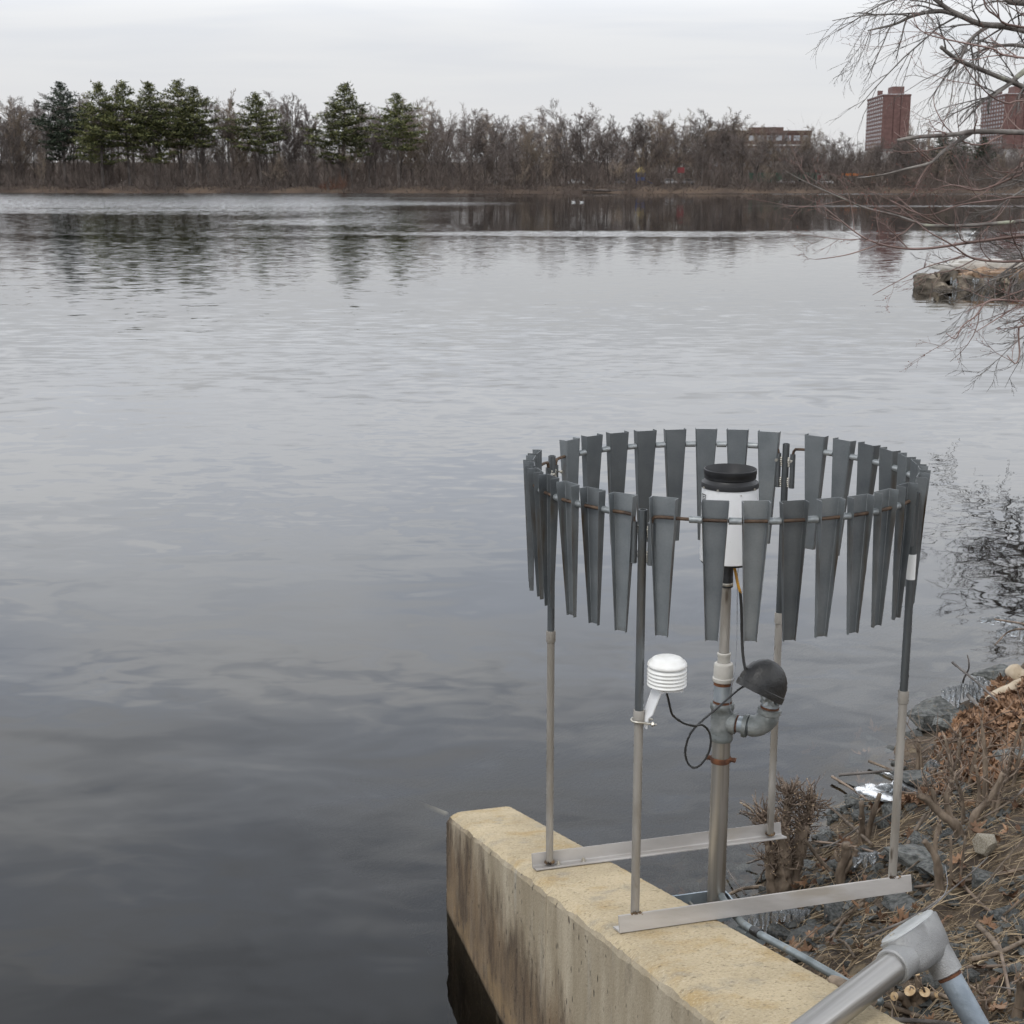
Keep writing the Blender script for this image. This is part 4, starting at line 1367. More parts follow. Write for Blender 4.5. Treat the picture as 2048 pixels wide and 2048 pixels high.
pp = [(0.717, 4.720, 0.772), (0.701, 4.500, 0.846), (0.690, 4.120, 0.975), (0.719, 3.970, 1.013), (0.811, 3.780, 1.043), (0.906, 3.560, 1.080), (0.945, 3.420, 1.117)]
pipe = MB().tube(smooth_path(pp, 4), 0.0118, 14).build('thin_conduit', MT['thin_conduit'], smooth=True)
tag(pipe, 'thin grey galvanised conduit lying along the wall edge under the rail', 'pipe')
q0, q1 = Vector((0.714, 3.990, 1.008)), Vector((0.729, 3.950, 1.016))
MB().tube([q0, q1], 0.0145, 16).build('black_tape', MT['rubber'], pipe, auto=True)
q0, q1 = Vector((0.691, 4.100, 0.946)), Vector((0.736, 3.970, 0.987))
o = MB().tube([q0, q1], 0.016, 14).tube([q0 * 0.55 + q1 * 0.45, q0 * 0.45 + q1 * 0.55], 0.02, 14).build('pipe_stub', MT['thin_conduit'], auto=True)
tag(o, 'short grey pipe stub beside the wall just below the thin conduit', 'pipe')

# ------------------------------------------------------------------ branching helper
def grow(out, p, d, L, rad, level, rng, cfg):
    """Recursive limb; out is a list of (level, points, radii)."""
    k = cfg['seg'][level]
    pts, rs = [p.copy()], [rad]
    dd = d.copy()
    tip = cfg['tip'][level]
    for i in range(k):
        j = cfg['jit'][level]
        dd = (dd + Vector((rng.uniform(-j, j), rng.uniform(-j, j), rng.uniform(-j, j) + cfg['lift'][level])))
        dd.normalize()
        pts.append(pts[-1] + dd * (L / k))
        rs.append(rad + (rad * tip - rad) * (i + 1) / k)
    out.append((level, pts, rs))
    if level + 1 >= len(cfg['seg']):
        return
    nc = cfg['n'][level]
    nc = rng.randint(int(nc * 0.8), int(math.ceil(nc * 1.2)))
    for c in range(nc):
        t = cfg['from'][level] + (1 - cfg['from'][level]) * ((c + rng.random()) / nc)
        x = t * k
        i = min(int(x), k - 1)
        base = pts[i].lerp(pts[i + 1], x - i)
        ax = (pts[i + 1] - pts[i]).normalized()
        a = ax.orthogonal().normalized()
        a.rotate(Matrix.Rotation(rng.uniform(0, 2 * PI), 3, ax))
        sp = cfg['spread'][level] * rng.uniform(0.7, 1.25)
        nd = (ax * math.cos(sp) + a * math.sin(sp)).normalized()
        if cfg.get('flat'):
            nd.y *= cfg['flat']; nd.normalize()
        ln = L * cfg['len'][level] * rng.uniform(0.6, 1.15) * (1.0 - cfg['short'][level] * t)
        r0 = min(rs[i] * 0.8, rad * cfg['rad'][level]) * rng.uniform(0.75, 1.0)
        grow(out, base, nd, ln, max(r0, cfg['min']), level + 1, rng, cfg)


def limbs_to_mesh(out, lv_lo, lv_hi, sides, caps=False):
    m = MB()
    for lv, pts, rs in out:
        if lv_lo <= lv <= lv_hi:
            m.tube(pts, rs, sides[lv], caps)
    return m


# ------------------------------------------------------------------ far shore: leafless trees
def far_tree_meshes(seed, kind):
    rng = random.Random(seed)
    if kind == 'round':
        cfg = dict(seg=[5, 4, 3, 3, 2], tip=[0.35, 0.3, 0.3, 0.4, 0.5], jit=[.06, .16, .22, .3, .3], lift=[.02, .07, .06, .05, .03],
                   n=[13, 8, 7, 10], **{'from': [.16, .2, .15, .1]}, spread=[.75, .65, .65, .6], len=[.52, .5, .5, .62], short=[.45, .3, .3, .2], rad=[.36, .45, .5, .6], min=0.0155)
    elif kind == 'upright':
        cfg = dict(seg=[6, 4, 3, 3, 2], tip=[0.2, 0.3, 0.3, 0.4, 0.5], jit=[.04, .1, .16, .25, .3], lift=[.02, .16, .12, .08, .04],
                   n=[18, 7, 7, 10], **{'from': [.10, .2, .15, .1]}, spread=[.62, .5, .55, .6], len=[.42, .46, .5, .62], short=[.5, .3, .3, .2], rad=[.32, .42, .5, .6], min=0.0155)
    else:  # vase: forked low, fan of limbs
        cfg = dict(seg=[3, 6, 3, 3, 2], tip=[0.7, 0.25, 0.3, 0.4, 0.5], jit=[.06, .11, .2, .3, .3], lift=[.02, .05, .05, .04, .02],
                   n=[8, 10, 7, 10], **{'from': [.55, .3, .15, .1]}, spread=[.48, .6, .65, .6], len=[1.6, .36, .48, .62], short=[.1, .35, .3, .2], rad=[.5, .38, .5, .6], min=0.0155)
    out = []
    L0 = {'round': 15.5, 'upright': 19.0, 'vase': 8.0}[kind]
    grow(out, Vector((0, 0, -0.3)), Vector((rng.uniform(-.05, .05), rng.uniform(-.05, .05), 1)).normalized(), L0, 0.19 if kind != 'vase' else 0.24, 0, rng, cfg)
    top = max(p.z for lv, pts, rs in out for p in pts)
    sc = 20.0 / top
    out = [(lv, [p * sc for p in pts], rs) for lv, pts, rs in out]
    trunk = limbs_to_mesh(out, 0, 1, [7, 5, 4, 3, 3]).mesh('trunk', MT['far_bark'])
    crown = limbs_to_mesh(out, 2, 4, [7, 5, 3, 3, 3]).mesh('crown', MT['far_twig'])
    return trunk, crown


far_kinds = [far_tree_meshes(11, 'round'), far_tree_meshes(12, 'round'), far_tree_meshes(13, 'upright'), far_tree_meshes(14, 'upright'),
             far_tree_meshes(15, 'vase'), far_tree_meshes(16, 'vase'), far_tree_meshes(17, 'round'), far_tree_meshes(18, 'vase')]
far_crown_tan = []
for t_, c_ in far_kinds:
    c2_ = c_.copy(); c2_.materials[0] = MT['far_twig_tan']; far_crown_tan.append(c2_)

HX = [-150, -129, -121, -116, -113, -72, -56, -48, -36, -24, -18, -7, 7, 15, 22, 35, 45, 56, 62, 67.5, 77.6, 85, 104, 110, 129, 160]
HH = [24, 24.0, 23.4, 20.5, 23.0, 22.0, 21.4, 20.0, 20.0, 20.6, 18.6, 19.2, 18.2, 20.0, 18.0, 18.2, 18.6, 19.0, 15.4, 13.2, 15.2, 12.4, 14.2, 12.4, 12.0, 12]
rt = random.Random(21)


def far_z(x, y):
    v = y - far_shore_y(x)
    return 1.5 * (1 - math.exp(-max(v, 0) / 3.0)) + 0.012 * min(max(v, 0), 60) + 0.034 * min(max(v - 60, 0), 240)


def far_tree(x, depth, h, k, tan=False, wide=1.0, name='bare_tree', label=None, group='leafless trees along the far shore'):
    y = far_shore_y(x) + depth
    rot = rt.uniform(0, 2 * PI)
    h *= 0.95 if x > -30 else 0.97
    root = thing(name, label or 'leafless brown tree in the woods along the far shore', 'tree', (x, y, far_z(x, y) - 0.1), rot, group)
    s_ = h / 20.0
    root.scale = (s_ * wide, s_ * wide, s_)
    link('trunk', far_kinds[k][0], root)
    link('crown', far_crown_tan[k] if tan else far_kinds[k][1], root)
    return root


PINE_X = [(-109.5, 4), (-98.5, 6), (-92.5, 5), (-86, 6), (-80.5, 5), (-76, 5), (-61, 6.5), (-41.3, 6.5), (-27.3, 5)]
ZONES = [(-116, 'left of the dark narrow pine'), (-72, 'around the tall pine cluster'), (-52, 'around the lone pine'), (-22, 'near the two separate pines'),
         (4, 'right of the last tall pine'), (30, 'behind the two gulls'), (56, 'beside the playground frame'), (78, 'in front of the low brick building'), (200, 'below the brick towers')]
KIND_WORD = ['round-headed', 'spreading', 'upright', 'slender', 'fan-shaped', 'broad fan-shaped', 'rounded', 'forked']
ROW_WORD = ['at the waterline', 'just behind the waterline', 'in the second rank', 'in the middle rank', 'in the rear rank', 'at the back']


def zone(x):
    for lim_, w_ in ZONES:
        if x < lim_:
            return w_
    return ZONES[-1][1]


row_spec = [(3.5, 8.0, 0.45), (8, 6.6, 0.80), (15, 5.6, 0.97), (25, 5.4, 1.01), (42, 5.6, 1.02), (64, 6.4, 1.0)]
for ri, (depth, step, hs) in enumerate(row_spec):
    x = -150.0
    while x < 152:
        x += step * rt.uniform(0.55, 1.5)
        dd_ = depth + rt.uniform(-2.0, 3.5)
        xe = x * 370 / (366 + depth)
        base = float(np.interp(xe, HX, HH))
        h = base * hs * rt.choice([rt.uniform(0.72, 0.95), rt.uniform(0.9, 1.07)])
        if x > 58 and depth > 40:
            h *= 0.9
        near_pine = any(abs(xe - px_) < w_ for px_, w_ in PINE_X)
        if near_pine and depth < 20:
            if rt.random() < 0.45:
                continue
            h *= 0.62
        k = rt.choice([2, 3, 2, 3, 0, 4] if x < -40 else [0, 1, 6, 4, 5, 7, 2])
        far_tree(x, dd_, h * (372 + depth) / 376, k, tan=rt.random() < (0.24 if x > -30 else 0.15), wide=rt.uniform(1.05, 1.5),
                 label='%s leafless tree %s, %s' % (KIND_WORD[k], ROW_WORD[ri], zone(xe)))
for x, h in ((102, 17.2), (106.5, 16.5)):
    o = far_tree(x, 22, h, 3, tan=True, wide=0.7, label='tall pale leafless poplar right of the brick tower', group='pale poplars by the brick tower')
for x, h, k, lb in ((15.0, 23.0, 4, 'tallest leafless tree poking above the middle of the treeline'),
                    (76.5, 16.0, 5, 'lone spreading leafless tree above the treeline left of the brick tower')):
    far_tree(x, 20, h, k, label=lb, group=None)
far_tree(-57, 3, 9, 1, tan=True, wide=1.3, label='low pale spreading leafless tree at the water below two pines', group=None)
far_tree(-38.5, 3, 12.5, 5, tan=True, wide=1.15, label='pale silvery leafless tree in front of the bushiest pine', group=None)


# ------------------------------------------------------------------ far shore: pines
def pine_meshes(seed, H=24.0, spread=5.2, bare=0.28, nb=90, mid=0.4, droop=0.05):
    rng = random.Random(seed)
    tr = MB()
    lean = Vector((rng.uniform(-.03, .03), rng.uniform(-.03, .03), 1))
    tr.tube([lean * (H * t) - Vector((0, 0, 0.3)) for t in (0, .3, .6, .97)], [0.36, .28, .17, .04], 7)
    cr = MB()
    for i in range(nb):
        u = (i + rng.random()) / nb
        t = bare + (0.99 - bare) * u
        if u < 0.22 and rng.random() < 0.5:
            continue
        prof = (0.62 + 0.38 * u / mid) if u < mid else max(0.10, (1 - ((u - mid) / (1 - mid)) ** 1.7))
        a = i * 2.399 + rng.uniform(-.6, .6)
        L = max(0.7, spread * prof * rng.uniform(0.55, 1.15))
        rise = rng.uniform(-0.02, 0.30) + 0.75 * max(0, u - 0.55)
        base = lean * (H * t)
        d = Vector((math.cos(a), math.sin(a), rise)).normalized()
        tr.tube([base, base + d * L * .5 - Vector((0, 0, droop * L)), base + d * L], [0.06, 0.045, 0.02], 3, False)
        ncl = max(4, int(L * 3.0))
        for c in range(ncl):
            f = 0.25 + 0.80 * ((c + rng.random()) / ncl)
            side = Vector((-math.sin(a), math.cos(a), 0)) * rng.uniform(-1, 1) * 0.27 * L * (1.05 - 0.6 * f)
            cpt = base + d * L * f - Vector((0, 0, droop * L * 4 * f * (1 - f))) + side + Vector((0, 0, rng.uniform(-.06, .18)))
            s_ = rng.uniform(0.55, 1.0) * (1 - 0.2 * u)
            for q in range(8):
                o1 = Vector((rng.uniform(-1, 1), rng.uniform(-1, 1), rng.uniform(-.22, .34))) * s_
                o2 = Vector((rng.uniform(-1, 1), rng.uniform(-1, 1), rng.uniform(-.1, .8))).normalized() * s_ * rng.uniform(0.55, 1.05)
                sd_ = Vector((rng.uniform(-1, 1), rng.uniform(-1, 1), rng.uniform(-.4, .4))).normalized() * s_ * 0.24
                p0 = cpt + o1
                cr.add([tuple(p0 - sd_), tuple(p0 + sd_), tuple(p0 + o2)], [(0, 1, 2)])
    return tr.mesh('trunk', MT['far_bark']), cr.mesh('crown', MT['needles'])


pines = [pine_meshes(31, 24, 7.0, .22, 105, mid=.22), pine_meshes(32, 24, 8.0, .36, 84, mid=.30), pine_meshes(33, 24, 6.8, .38, 82, mid=.22), pine_meshes(34, 24, 5.6, .24, 100, mid=.40)]


def pine(x, depth, top, k, wide, label, dark=False):
    y = far_shore_y(x) + depth
    z0 = far_z(x, y)
    root = thing('pine_tree', label, 'tree', (x, y, z0), rt.uniform(0, 6.28), 'pines on the far shore')
    s_ = (top - z0) / 24.0
    root.scale = (s_ * wide * 1.18, s_ * wide * 1.18, s_)
    link('trunk', pines[k][0], root)
    cm = pines[k][1]
    if dark:
        cm = cm.copy(); cm.materials[0] = MT['needles_dark']
    link('crown', cm, root)


pine(-109.5, 9, 26.0, 3, 1.05, 'dark narrow pine at the left end of the far shore pines', True)
pine(-98.5, 4.5, 25.4, 0, 0.95, 'leftmost green pine of the tall cluster, foliage almost to the ground')
pine(-92.5, 9, 25.8, 1, 0.95, 'dense pine second from left in the tall pine cluster')
pine(-86, 8, 25.6, 0, 1.0, 'broad pine in the middle of the tall pine cluster')
pine(-80.5, 11, 26.2, 1, 0.9, 'pine third from right in the tall cluster, flat-topped')
pine(-76, 8, 24.6, 2, 1.0, 'right-hand pine of the tall cluster with clear lower trunk')
pine(-61, 7, 23.2, 1, 1.02, 'yellow-green open pine standing alone right of the cluster')
pine(-41.3, 7, 25.6, 0, 1.12, 'bushiest green pine near the middle left of the shore')
pine(-27.3, 5, 23.0, 2, 1.05, 'rightmost tall pine with layered branches and bare lower trunk')
pine(111, 24, 14.8, 3, 1.2, 'low dark pine seen through twigs below the right brick tower', True)
pine(116, 28, 14.2, 1, 0.9, 'dark pine at the foot of the right brick tower', True)
pine(122, 26, 13.8, 3, 1.1, 'rounded dark evergreen at the right edge below the brick tower', True)

# brush along the waterline over there
def brush(name, label, material, x0, x1, n, hlo, hhi, dlo, dhi, seed, r0=0.035):
    rng = random.Random(seed)
    m = MB()
    for i in range(n):
        x = rng.uniform(x0, x1)
        dpt = rng.uniform(dlo, dhi)
        y = far_shore_y(x) + dpt
        clump = 0.58 + 0.85 * mnoise.noise(Vector((x * 0.09, seed, 0))) + 0.5 * mnoise.noise(Vector((x * 0.31, y * 0.2, seed)))
        h = (hlo + (hhi - hlo) * rng.random() ** 2.2) * max(0.25, clump)
        p = Vector((x, y, far_z(x, y) - 0.1))
        for k in range(5):
            d = Vector((rng.uniform(-.75, .75), rng.uniform(-.5, .5), 1)).normalized()
            mid = p + d * h * 0.5
            d2 = (d + Vector((rng.uniform(-.5, .5), rng.uniform(-.3, .3), rng.uniform(-.3, .1)))).normalized()
            a_ = Vector((r0, 0, 0)); b_ = Vector((0, r0, 0))
            tip = mid + d2 * h * 0.55
            m.add([tuple(p - a_), tuple(p + a_), tuple(mid + a_ * .7), tuple(mid - a_ * .7), tuple(tip)], [(0, 1, 2, 3), (3, 2, 4)])
            m.add([tuple(p - b_), tuple(p + b_), tuple(mid + b_ * .7), tuple(mid - b_ * .7), tuple(tip)], [(0, 1, 2, 3), (3, 2, 4)])
            for s_ in range(3):
                q = mid.lerp(tip, rng.random()) if s_ else p.lerp(mid, rng.uniform(.5, 1))
                e = q + (d2 + Vector((rng.uniform(-1, 1), rng.uniform(-.6, .6), rng.uniform(-.2, .6)))).normalized() * h * rng.uniform(.18, .35)
                m.add([tuple(q - a_ * .6), tuple(q + a_ * .6), tuple(e)], [(0, 1, 2)])
    o = m.build(name, material)
    return tag(o, label, 'brush', kind='stuff')


brush('shoreline_brush', 'brown leafless brush filling the foot of the far woods', MT['brush'], -150, 150, 2900, 0.9, 12.0, 1.2, 16, 5)
brush('far_thicket', 'leafless brown thicket massed deep in the far woods', MT['brush'], -160, 160, 3400, 7.0, 13.0, 18, 190, 7, 0.05)
brush('low_brush', 'low tan brush and dead grass at the far waterline', MT['brush'], -150, 150, 1500, 0.7, 1.8, 0.0, 3.5, 6, 0.03)
brush('rusty_brush', 'rust-coloured dead leaves on brush right of the lone pine', MT['brush_rust'], -47, -39.5, 34, 1.5, 6.0, 1.5, 5.0, 9, 0.035)

# ------------------------------------------------------------------ far buildings
def box_at(m, x0, x1, y0, y1, z0, z1):
    m.box(((x0 + x1) / 2, (y0 + y1) / 2, (z0 + z1) / 2), (x1 - x0, y1 - y0, z1 - z0))
    return m


def tower(x, y, width, depth, h, rot, label, floors, mirrored=False):
    t = thing('brick_tower', label, 'building', (x, y, 0), rot)
    hw = width / 2
    box_at(MB(), -hw, hw, 0, depth, 22, h).build('wall', MT['brick'], t)
    box_at(MB(), -hw + 1.5, hw - 1.5, 1, depth - 1, 0, 22.0).build('podium', MT['pale_concrete'], t)
    box_at(MB(), -hw - 0.25, hw + 0.25, -0.25, depth + 0.25, h, h + 0.9).build('parapet', MT['brick'], t)
    box_at(MB(), -hw - 0.30, hw + 0.30, -0.30, depth + 0.30, h + 0.9, h + 1.15).build('coping', MT['roof_snow'], t)
    box_at(MB(), -hw * 0.25, hw * 0.62, depth * .10, depth * .36, h + 1, h + 6.0).build('penthouse', MT['brick'], t)
    box_at(MB(), -hw * 0.9, -hw * 0.55, depth * .42, depth * .47, h + 1, h + 4.6).build('chimney', MT['brick'], t)
    for fx in (-0.21, 0.30):
        box_at(MB(), hw * fx - 0.22, hw * fx + 0.22, -0.12, 0, 22.2, h - 0.2).build('wall_joint', MT['brick_dark'], t)
    fh = (h - 22.6) / floors
    WIN = box_at(MB(), -0.08, 0, -1.5, 1.5, -0.6, 0.6).mesh('window', MT['window'])
    nb = 9
    for f_ in range(floors):
        for b in range(nb):
            link('window', WIN, t, (-hw, depth * (b + 0.6) / nb, 22.6 + fh * (f_ + 0.55)))
    return t


tower(241.6, 960, 17.0, 62, 54.2, -0.07, 'red brick apartment tower with rows of windows, nearer the photo centre', 13)
tower(319, 960, 18.5, 62, 54.6, -0.07, 'red brick apartment tower behind the twigs at the right edge', 13)

low = thing('brick_block', 'low brown brick building with pale window bands behind leafless trees', 'building', (85, 520, 0), -0.05)
box_at(MB(), -17, 17, 0, 18, 0, 18.4).build('wall', MT['brick_brown'], low)
box_at(MB(), -17.3, 17.3, -0.3, 18, 18.4, 19.4).build('parapet', MT['brick_brown'], low)
box_at(MB(), -3, 8, 3, 12, 19.4, 20.6).build('roof_room', MT['brick_brown'], low)
WINB = box_at(MB(), -1.05, 1.05, -0.1, 0, -0.85, 0.85).mesh('window', MT['window'])
for f_ in range(4):
    for b in range(11):
        link('window', WINB, low, (-15.3 + 3.06 * b, 0, 3.2 + 4.3 * f_ + 0.8))
    box_at(MB(), -17.06, 17.06, -0.06, 0, 1.4 + 4.3 * f_, 1.9 + 4.3 * f_).build('band', MT['pale_concrete'], low)
house = thing('tan_house', 'small tan house wall showing between trees left of the low brick building', 'house', (52, 470, 0))
box_at(MB(), -5, 5, 0, 8, 0, 8.0).build('wall', MT['jetty_slab'], house)
m = MB(); m.add([(-5.5, -.5, 8), (5.5, -.5, 8), (5.5, 8.5, 8), (-5.5, 8.5, 8), (-5.5, 4, 11), (5.5, 4, 11)], [(0, 1, 5, 4), (2, 3, 4, 5), (0, 4, 3), (1, 2, 5), (0, 3, 2, 1)])
m.build('roof', MT['brick_brown'], house)
for xw in (-2.5, 2.5):
    box_at(MB(), xw - .6, xw + .6, -0.08, 0, 4, 5.8).build('window', MT['window_dark'], house)

# ------------------------------------------------------------------ cars and park furniture under the far trees
def make_car(x, depth, rz, paint, label):
    y = far_shore_y(x) + depth
    t = thing('parked_car', label, 'car', (x, y, far_z(x, y)), rz, 'cars parked beyond the far shore')
    prof = [(-2.2, .35), (-2.25, .75), (-2.1, .95), (-1.4, 1.0), (-0.75, 1.45), (0.75, 1.48), (1.55, 1.02), (2.1, .95), (2.25, .7), (2.2, .35)]
    m = MB()
    v = [(x_, sy, z_) for sy in (-.85, .85) for x_, z_ in prof]
    k = len(prof)
    f = [tuple(range(k)), tuple(range(2 * k - 1, k - 1, -1))] + [(i, k + i, k + (i + 1) % k, (i + 1) % k) for i in range(k)]
    m.add(v, f)
    m.build('body', MT[paint], t)
    for sy in (-.86, .86):
        w = MB(); w.add([(-1.25, sy, 1.03), (-.68, sy, 1.38), (.68, sy, 1.40), (1.35, sy, 1.03)], [(0, 1, 2, 3)])
        w.build('side_window', MT['glass_dark'], t)
    for sx_ in (-1.35, 1.4):
        for sy in (-.8, .8):
            MB().tube([(sx_, sy - .1, .33), (sx_, sy + .1, .33)], .33, 12).build('wheel', MT['rubber'], t)


for x, dp, rz, pt, lb in ((16.5, 24, 0.1, 'car_white', 'white car parked beyond the far shore below the tallest tree'),
                          (27, 26, 0.0, 'car_silver', 'silver car parked behind trees right of the two gulls'),
                          (40.5, 24, 3.1, 'car_white', 'white car half hidden by trunks below the brown building'),
                          (45.0, 24, 0.0, 'car_silver', 'silver car next to the playground frame across the lake'),
                          (70.5, 22, 0.05, 'car_white', 'white car in front of the green fence across the lake'),
                          (75.5, 23, 0.0, 'car_dark', 'dark car beside the red kiosk across the lake'),
                          (81, 22, 3.1, 'car_white', 'white car nearest the red kiosk on the far shore')):
    make_car(x, dp, rz, pt, lb)


def ground_thing(name, label, cat, x, dp, rz=0.0):
    y = far_shore_y(x) + dp
    return thing(name, label, cat, (x, y, far_z(x, y)), rz)


pg = ground_thing('playground_frame', 'playground tower with yellow roof and blue panels under far trees', 'playground', 32.5, 16)
for a_ in (-1.1, 1.1):
    for b_ in (-1.1, 1.1):
        MB().tube([(a_, b_, 0), (a_, b_, 3.2)], .09, 8).build('post', MT['blue_panel'], pg)
m = MB(); m.add([(-1.5, -1.5, 3.2), (1.5, -1.5, 3.2), (1.5, 1.5, 3.2), (-1.5, 1.5, 3.2), (0, 0, 4.7)], [(0, 1, 4), (1, 2, 4), (2, 3, 4), (3, 0, 4), (3, 2, 1, 0)])
m.build('roof', MT['yellow_panel'], pg)
box_at(MB(), -1.1, 1.1, -1.15, -1.08, 1.2, 2.0).build('panel', MT['blue_panel'], pg)
box_at(MB(), -1.1, 1.1, -1.1, 1.1, 1.1, 1.2).build('deck', MT['blue_panel'], pg)
m = MB(); m.add([(1.1, -.4, 1.3), (1.1, .4, 1.3), (3.6, .4, .3), (3.6, -.4, .3), (1.1, -.4, 1.15), (1.1, .4, 1.15), (3.6, .4, .15), (3.6, -.4, .15)],
                [(0, 1, 2, 3), (7, 6, 5, 4), (0, 3, 7, 4), (1, 5, 6, 2), (0, 4, 5, 1), (3, 2, 6, 7)])
m.build('slide', MT['blue_panel'], pg)
ks = ground_thing('red_kiosk', 'small red-fronted kiosk among far trees left of the brick tower', 'kiosk', 80.5, 27)
box_at(MB(), -2.2, 2.2, 0, 3, 0, 3.0).build('wall', MT['jetty_slab'], ks)
box_at(MB(), -2.5, 2.5, -.4, 3.3, 3.0, 3.4).build('roof', MT['brick_brown'], ks)
box_at(MB(), -1.7, 0.6, -.08, 0, 1.0, 2.4).build('front_panel', MT['red_panel'], ks)
gf = ground_thing('green_fence', 'green screened fence behind parked cars across the lake', 'fence', 71, 29)
for i in range(7):
    MB().tube([(-9 + 3 * i, 0, 0), (-9 + 3 * i, 0, 3.2)], .06, 6).build('post', MT['pole'], gf)
    if i < 6:
        box_at(MB(), -8.9 + 3 * i, -6.1 + 3 * i, -.03, .03, .4, 3.0).build('screen', MT['green_panel'], gf)
ob = ground_thing('orange_barrier', 'orange and dark roadside barrier under the trees below the brick tower', 'barrier', 89.5, 22)
for i in range(3):
    box_at(MB(), -4.4 + 3 * i, -1.8 + 3 * i, -.1, .1, 2.3, 2.9).build('board', MT['orange_panel'], ob)
for i in range(4):
    MB().tube([(-4.5 + 3 * i, 0, 0), (-4.5 + 3 * i, 0, 3.0)], .08, 6).build('post', MT['car_dark'], ob)
rs_ = ground_thing('red_sign', 'small red sign on a pole above the far parked cars', 'sign', 43, 20)
MB().tube([(0, 0, 0), (0, 0, 4.2)], .07, 6).build('pole', MT['pole'], rs_)
box_at(MB(), -.9, .9, -.14, -.08, 3.0, 4.4).build('board', MT['red_panel'], rs_)
lg = MB().tube([(-6, 0, .35), (-2, .1, .30), (3, -.1, .2), (6.5, .2, .12)], [.18, .22, .2, .1], 8)
lg.tube([(-3.5, 0, .3), (-2.2, 0, 3.2)], [.14, .05], 6)
lo = lg.build('fallen_log', MT['far_bark'], loc=(23.0, far_shore_y(23) + 0.4, 0.25))
tag(lo, 'pale fallen log lying at the far waterline right of the gulls', 'log')

# ------------------------------------------------------------------ gulls on the water
def make_gull(x, y, rz, label):
    t = thing('gull', label, 'bird', (x, y, 0), rz, 'white gulls resting on the lake')
    v, f = [], []
    n = 12
    prof = [(-0.30, .06, .02), (-0.24, .085, .05), (-0.12, .085, .09), (0.0, .075, .11), (0.10, .07, .095), (0.17, .085, .06), (0.21, .12, .045), (0.235, .185, .042), (0.265, .20, .043), (0.30, .195, .028), (0.315, .19, .01)]
    for (x_, z_, r_) in prof:
        for j in range(n):
            a_ = 2 * PI * j / n
            v.append((x_, r_ * math.cos(a_), z_ + r_ * 0.85 * math.sin(a_)))
    for i in range(len(prof) - 1):
        for j in range(n):
            f.append((i * n + j, i * n + (j + 1) % n, (i + 1) * n + (j + 1) % n, (i + 1) * n + j))
    f += [tuple(range(n - 1, -1, -1)), tuple((len(prof) - 1) * n + j for j in range(n))]
    m = MB(); m.add(v, f)
    m.build('body', MT['feather'], t, smooth=True)
    for sy in (-1, 1):
        w = MB(); w.add([(.08, sy * .095, .12), (-.10, sy * .10, .15), (-.36, sy * .04, .12), (-.14, sy * .105, .06)], [(0, 1, 2, 3)])
        w.build('wing', MT['feather_grey'], t)
    MB().tube([(.31, 0, .19), (.365, 0, .18)], [.011, .004], 6).build('beak', MT['beak'], t)


make_gull(8.6, 211, 2.9, 'left of the two white gulls resting together far out')
make_gull(9.75, 211, 2.9, 'right of the two white gulls resting together far out')
make_gull(26.8, 87.6, 0.3, 'single white gull on the water behind the overhanging twigs')

# ------------------------------------------------------------------ broken stone jetty on the right
jt = thing('stone_jetty', 'broken stone jetty with pale slab at the right edge of the lake', 'jetty', (1.25, 3.6, -0.14))
rj = random.Random(77)


def rough_block(name, c, s, material, parent, amp=0.05, seed=0, sub=5, rot=0.0):
    import bmesh
    bm = bmesh.new()
    bmesh.ops.create_cube(bm, size=1.0)
    bmesh.ops.subdivide_edges(bm, edges=bm.edges[:], cuts=sub, use_grid_fill=True)
    rm = Matrix.Rotation(rot, 3, 'Z')
    for v in bm.verts:
        # soften the corners, then knock lumps off
        p = v.co.copy()
        q = p.normalized() * 0.62
        p = p.lerp(q, 0.16)
        p = Vector((p.x * s[0], p.y * s[1], p.z * s[2]))
        w = rm @ p + Vector(c)
        nv = mnoise.noise_vector(w * 1.9 + Vector((seed, 0, 0))) * amp * 1.6 + mnoise.noise_vector(w * 5.3 + Vector((0, seed, 0))) * amp * 0.7
        v.co = w + nv
    me = bpy.data.meshes.new(name)
    bm.to_mesh(me); bm.free()
    me.materials.append(material)
    o = bpy.data.objects.new(name, me)
    C.objects.link(o)
    o.parent = parent
    return o


x = 12.1
row = 0
for i in range(11):
    w = rj.uniform(0.38, 0.95)
    rough_block('stone', (x + w / 2, 40.9 + rj.uniform(-.12, .12), 0.22), (w * 1.12, 1.3, 0.60 + rj.uniform(-.16, .08)), MT['jetty_stone'], jt, .10, i, 7, rj.uniform(-.12, .12))
    x += w
x = 11.6
for i in range(6):
    w = rj.uniform(0.9, 1.3)
    rough_block('stone', (x + w / 2 + 0.35, 42.2 + rj.uniform(-.12, .12), 0.22), (w * 1.04, 1.5, 0.62), MT['jetty_stone'], jt, .10, 20 + i, 7)
    x += w
rough_block('soil_top', (15.6, 41.5, 0.50), (6.6, 2.2, 0.24), MT['jetty_soil'], jt, .09, 3, 14)
rough_block('slab', (13.9, 42.6, 0.76), (3.1, 0.9, 0.26), MT['jetty_slab'], jt, .03, 8, 4, 0.03)
rough_block('slab', (11.95, 41.7, 0.74), (0.95, 0.6, 0.16), MT['jetty_slab'], jt, .012, 9, 4, 0.25)
for i, (x_, y_, z_, a_, b_, c_) in enumerate(((11.15, 41.0, .18, .62, .7, .62), (11.55, 40.5, .08, .5, .5, .38), (11.75, 41.1, .48, .6, .5, .3), (12.05, 40.25, .06, .45, .4, .3), (11.9, 41.4, .40, .5, .5, .28))):
    rough_block('loose_stone', (x_, y_, z_), (a_, b_, c_), MT['jetty_stone'], jt, .09, 40 + i, 6, i * 0.7)
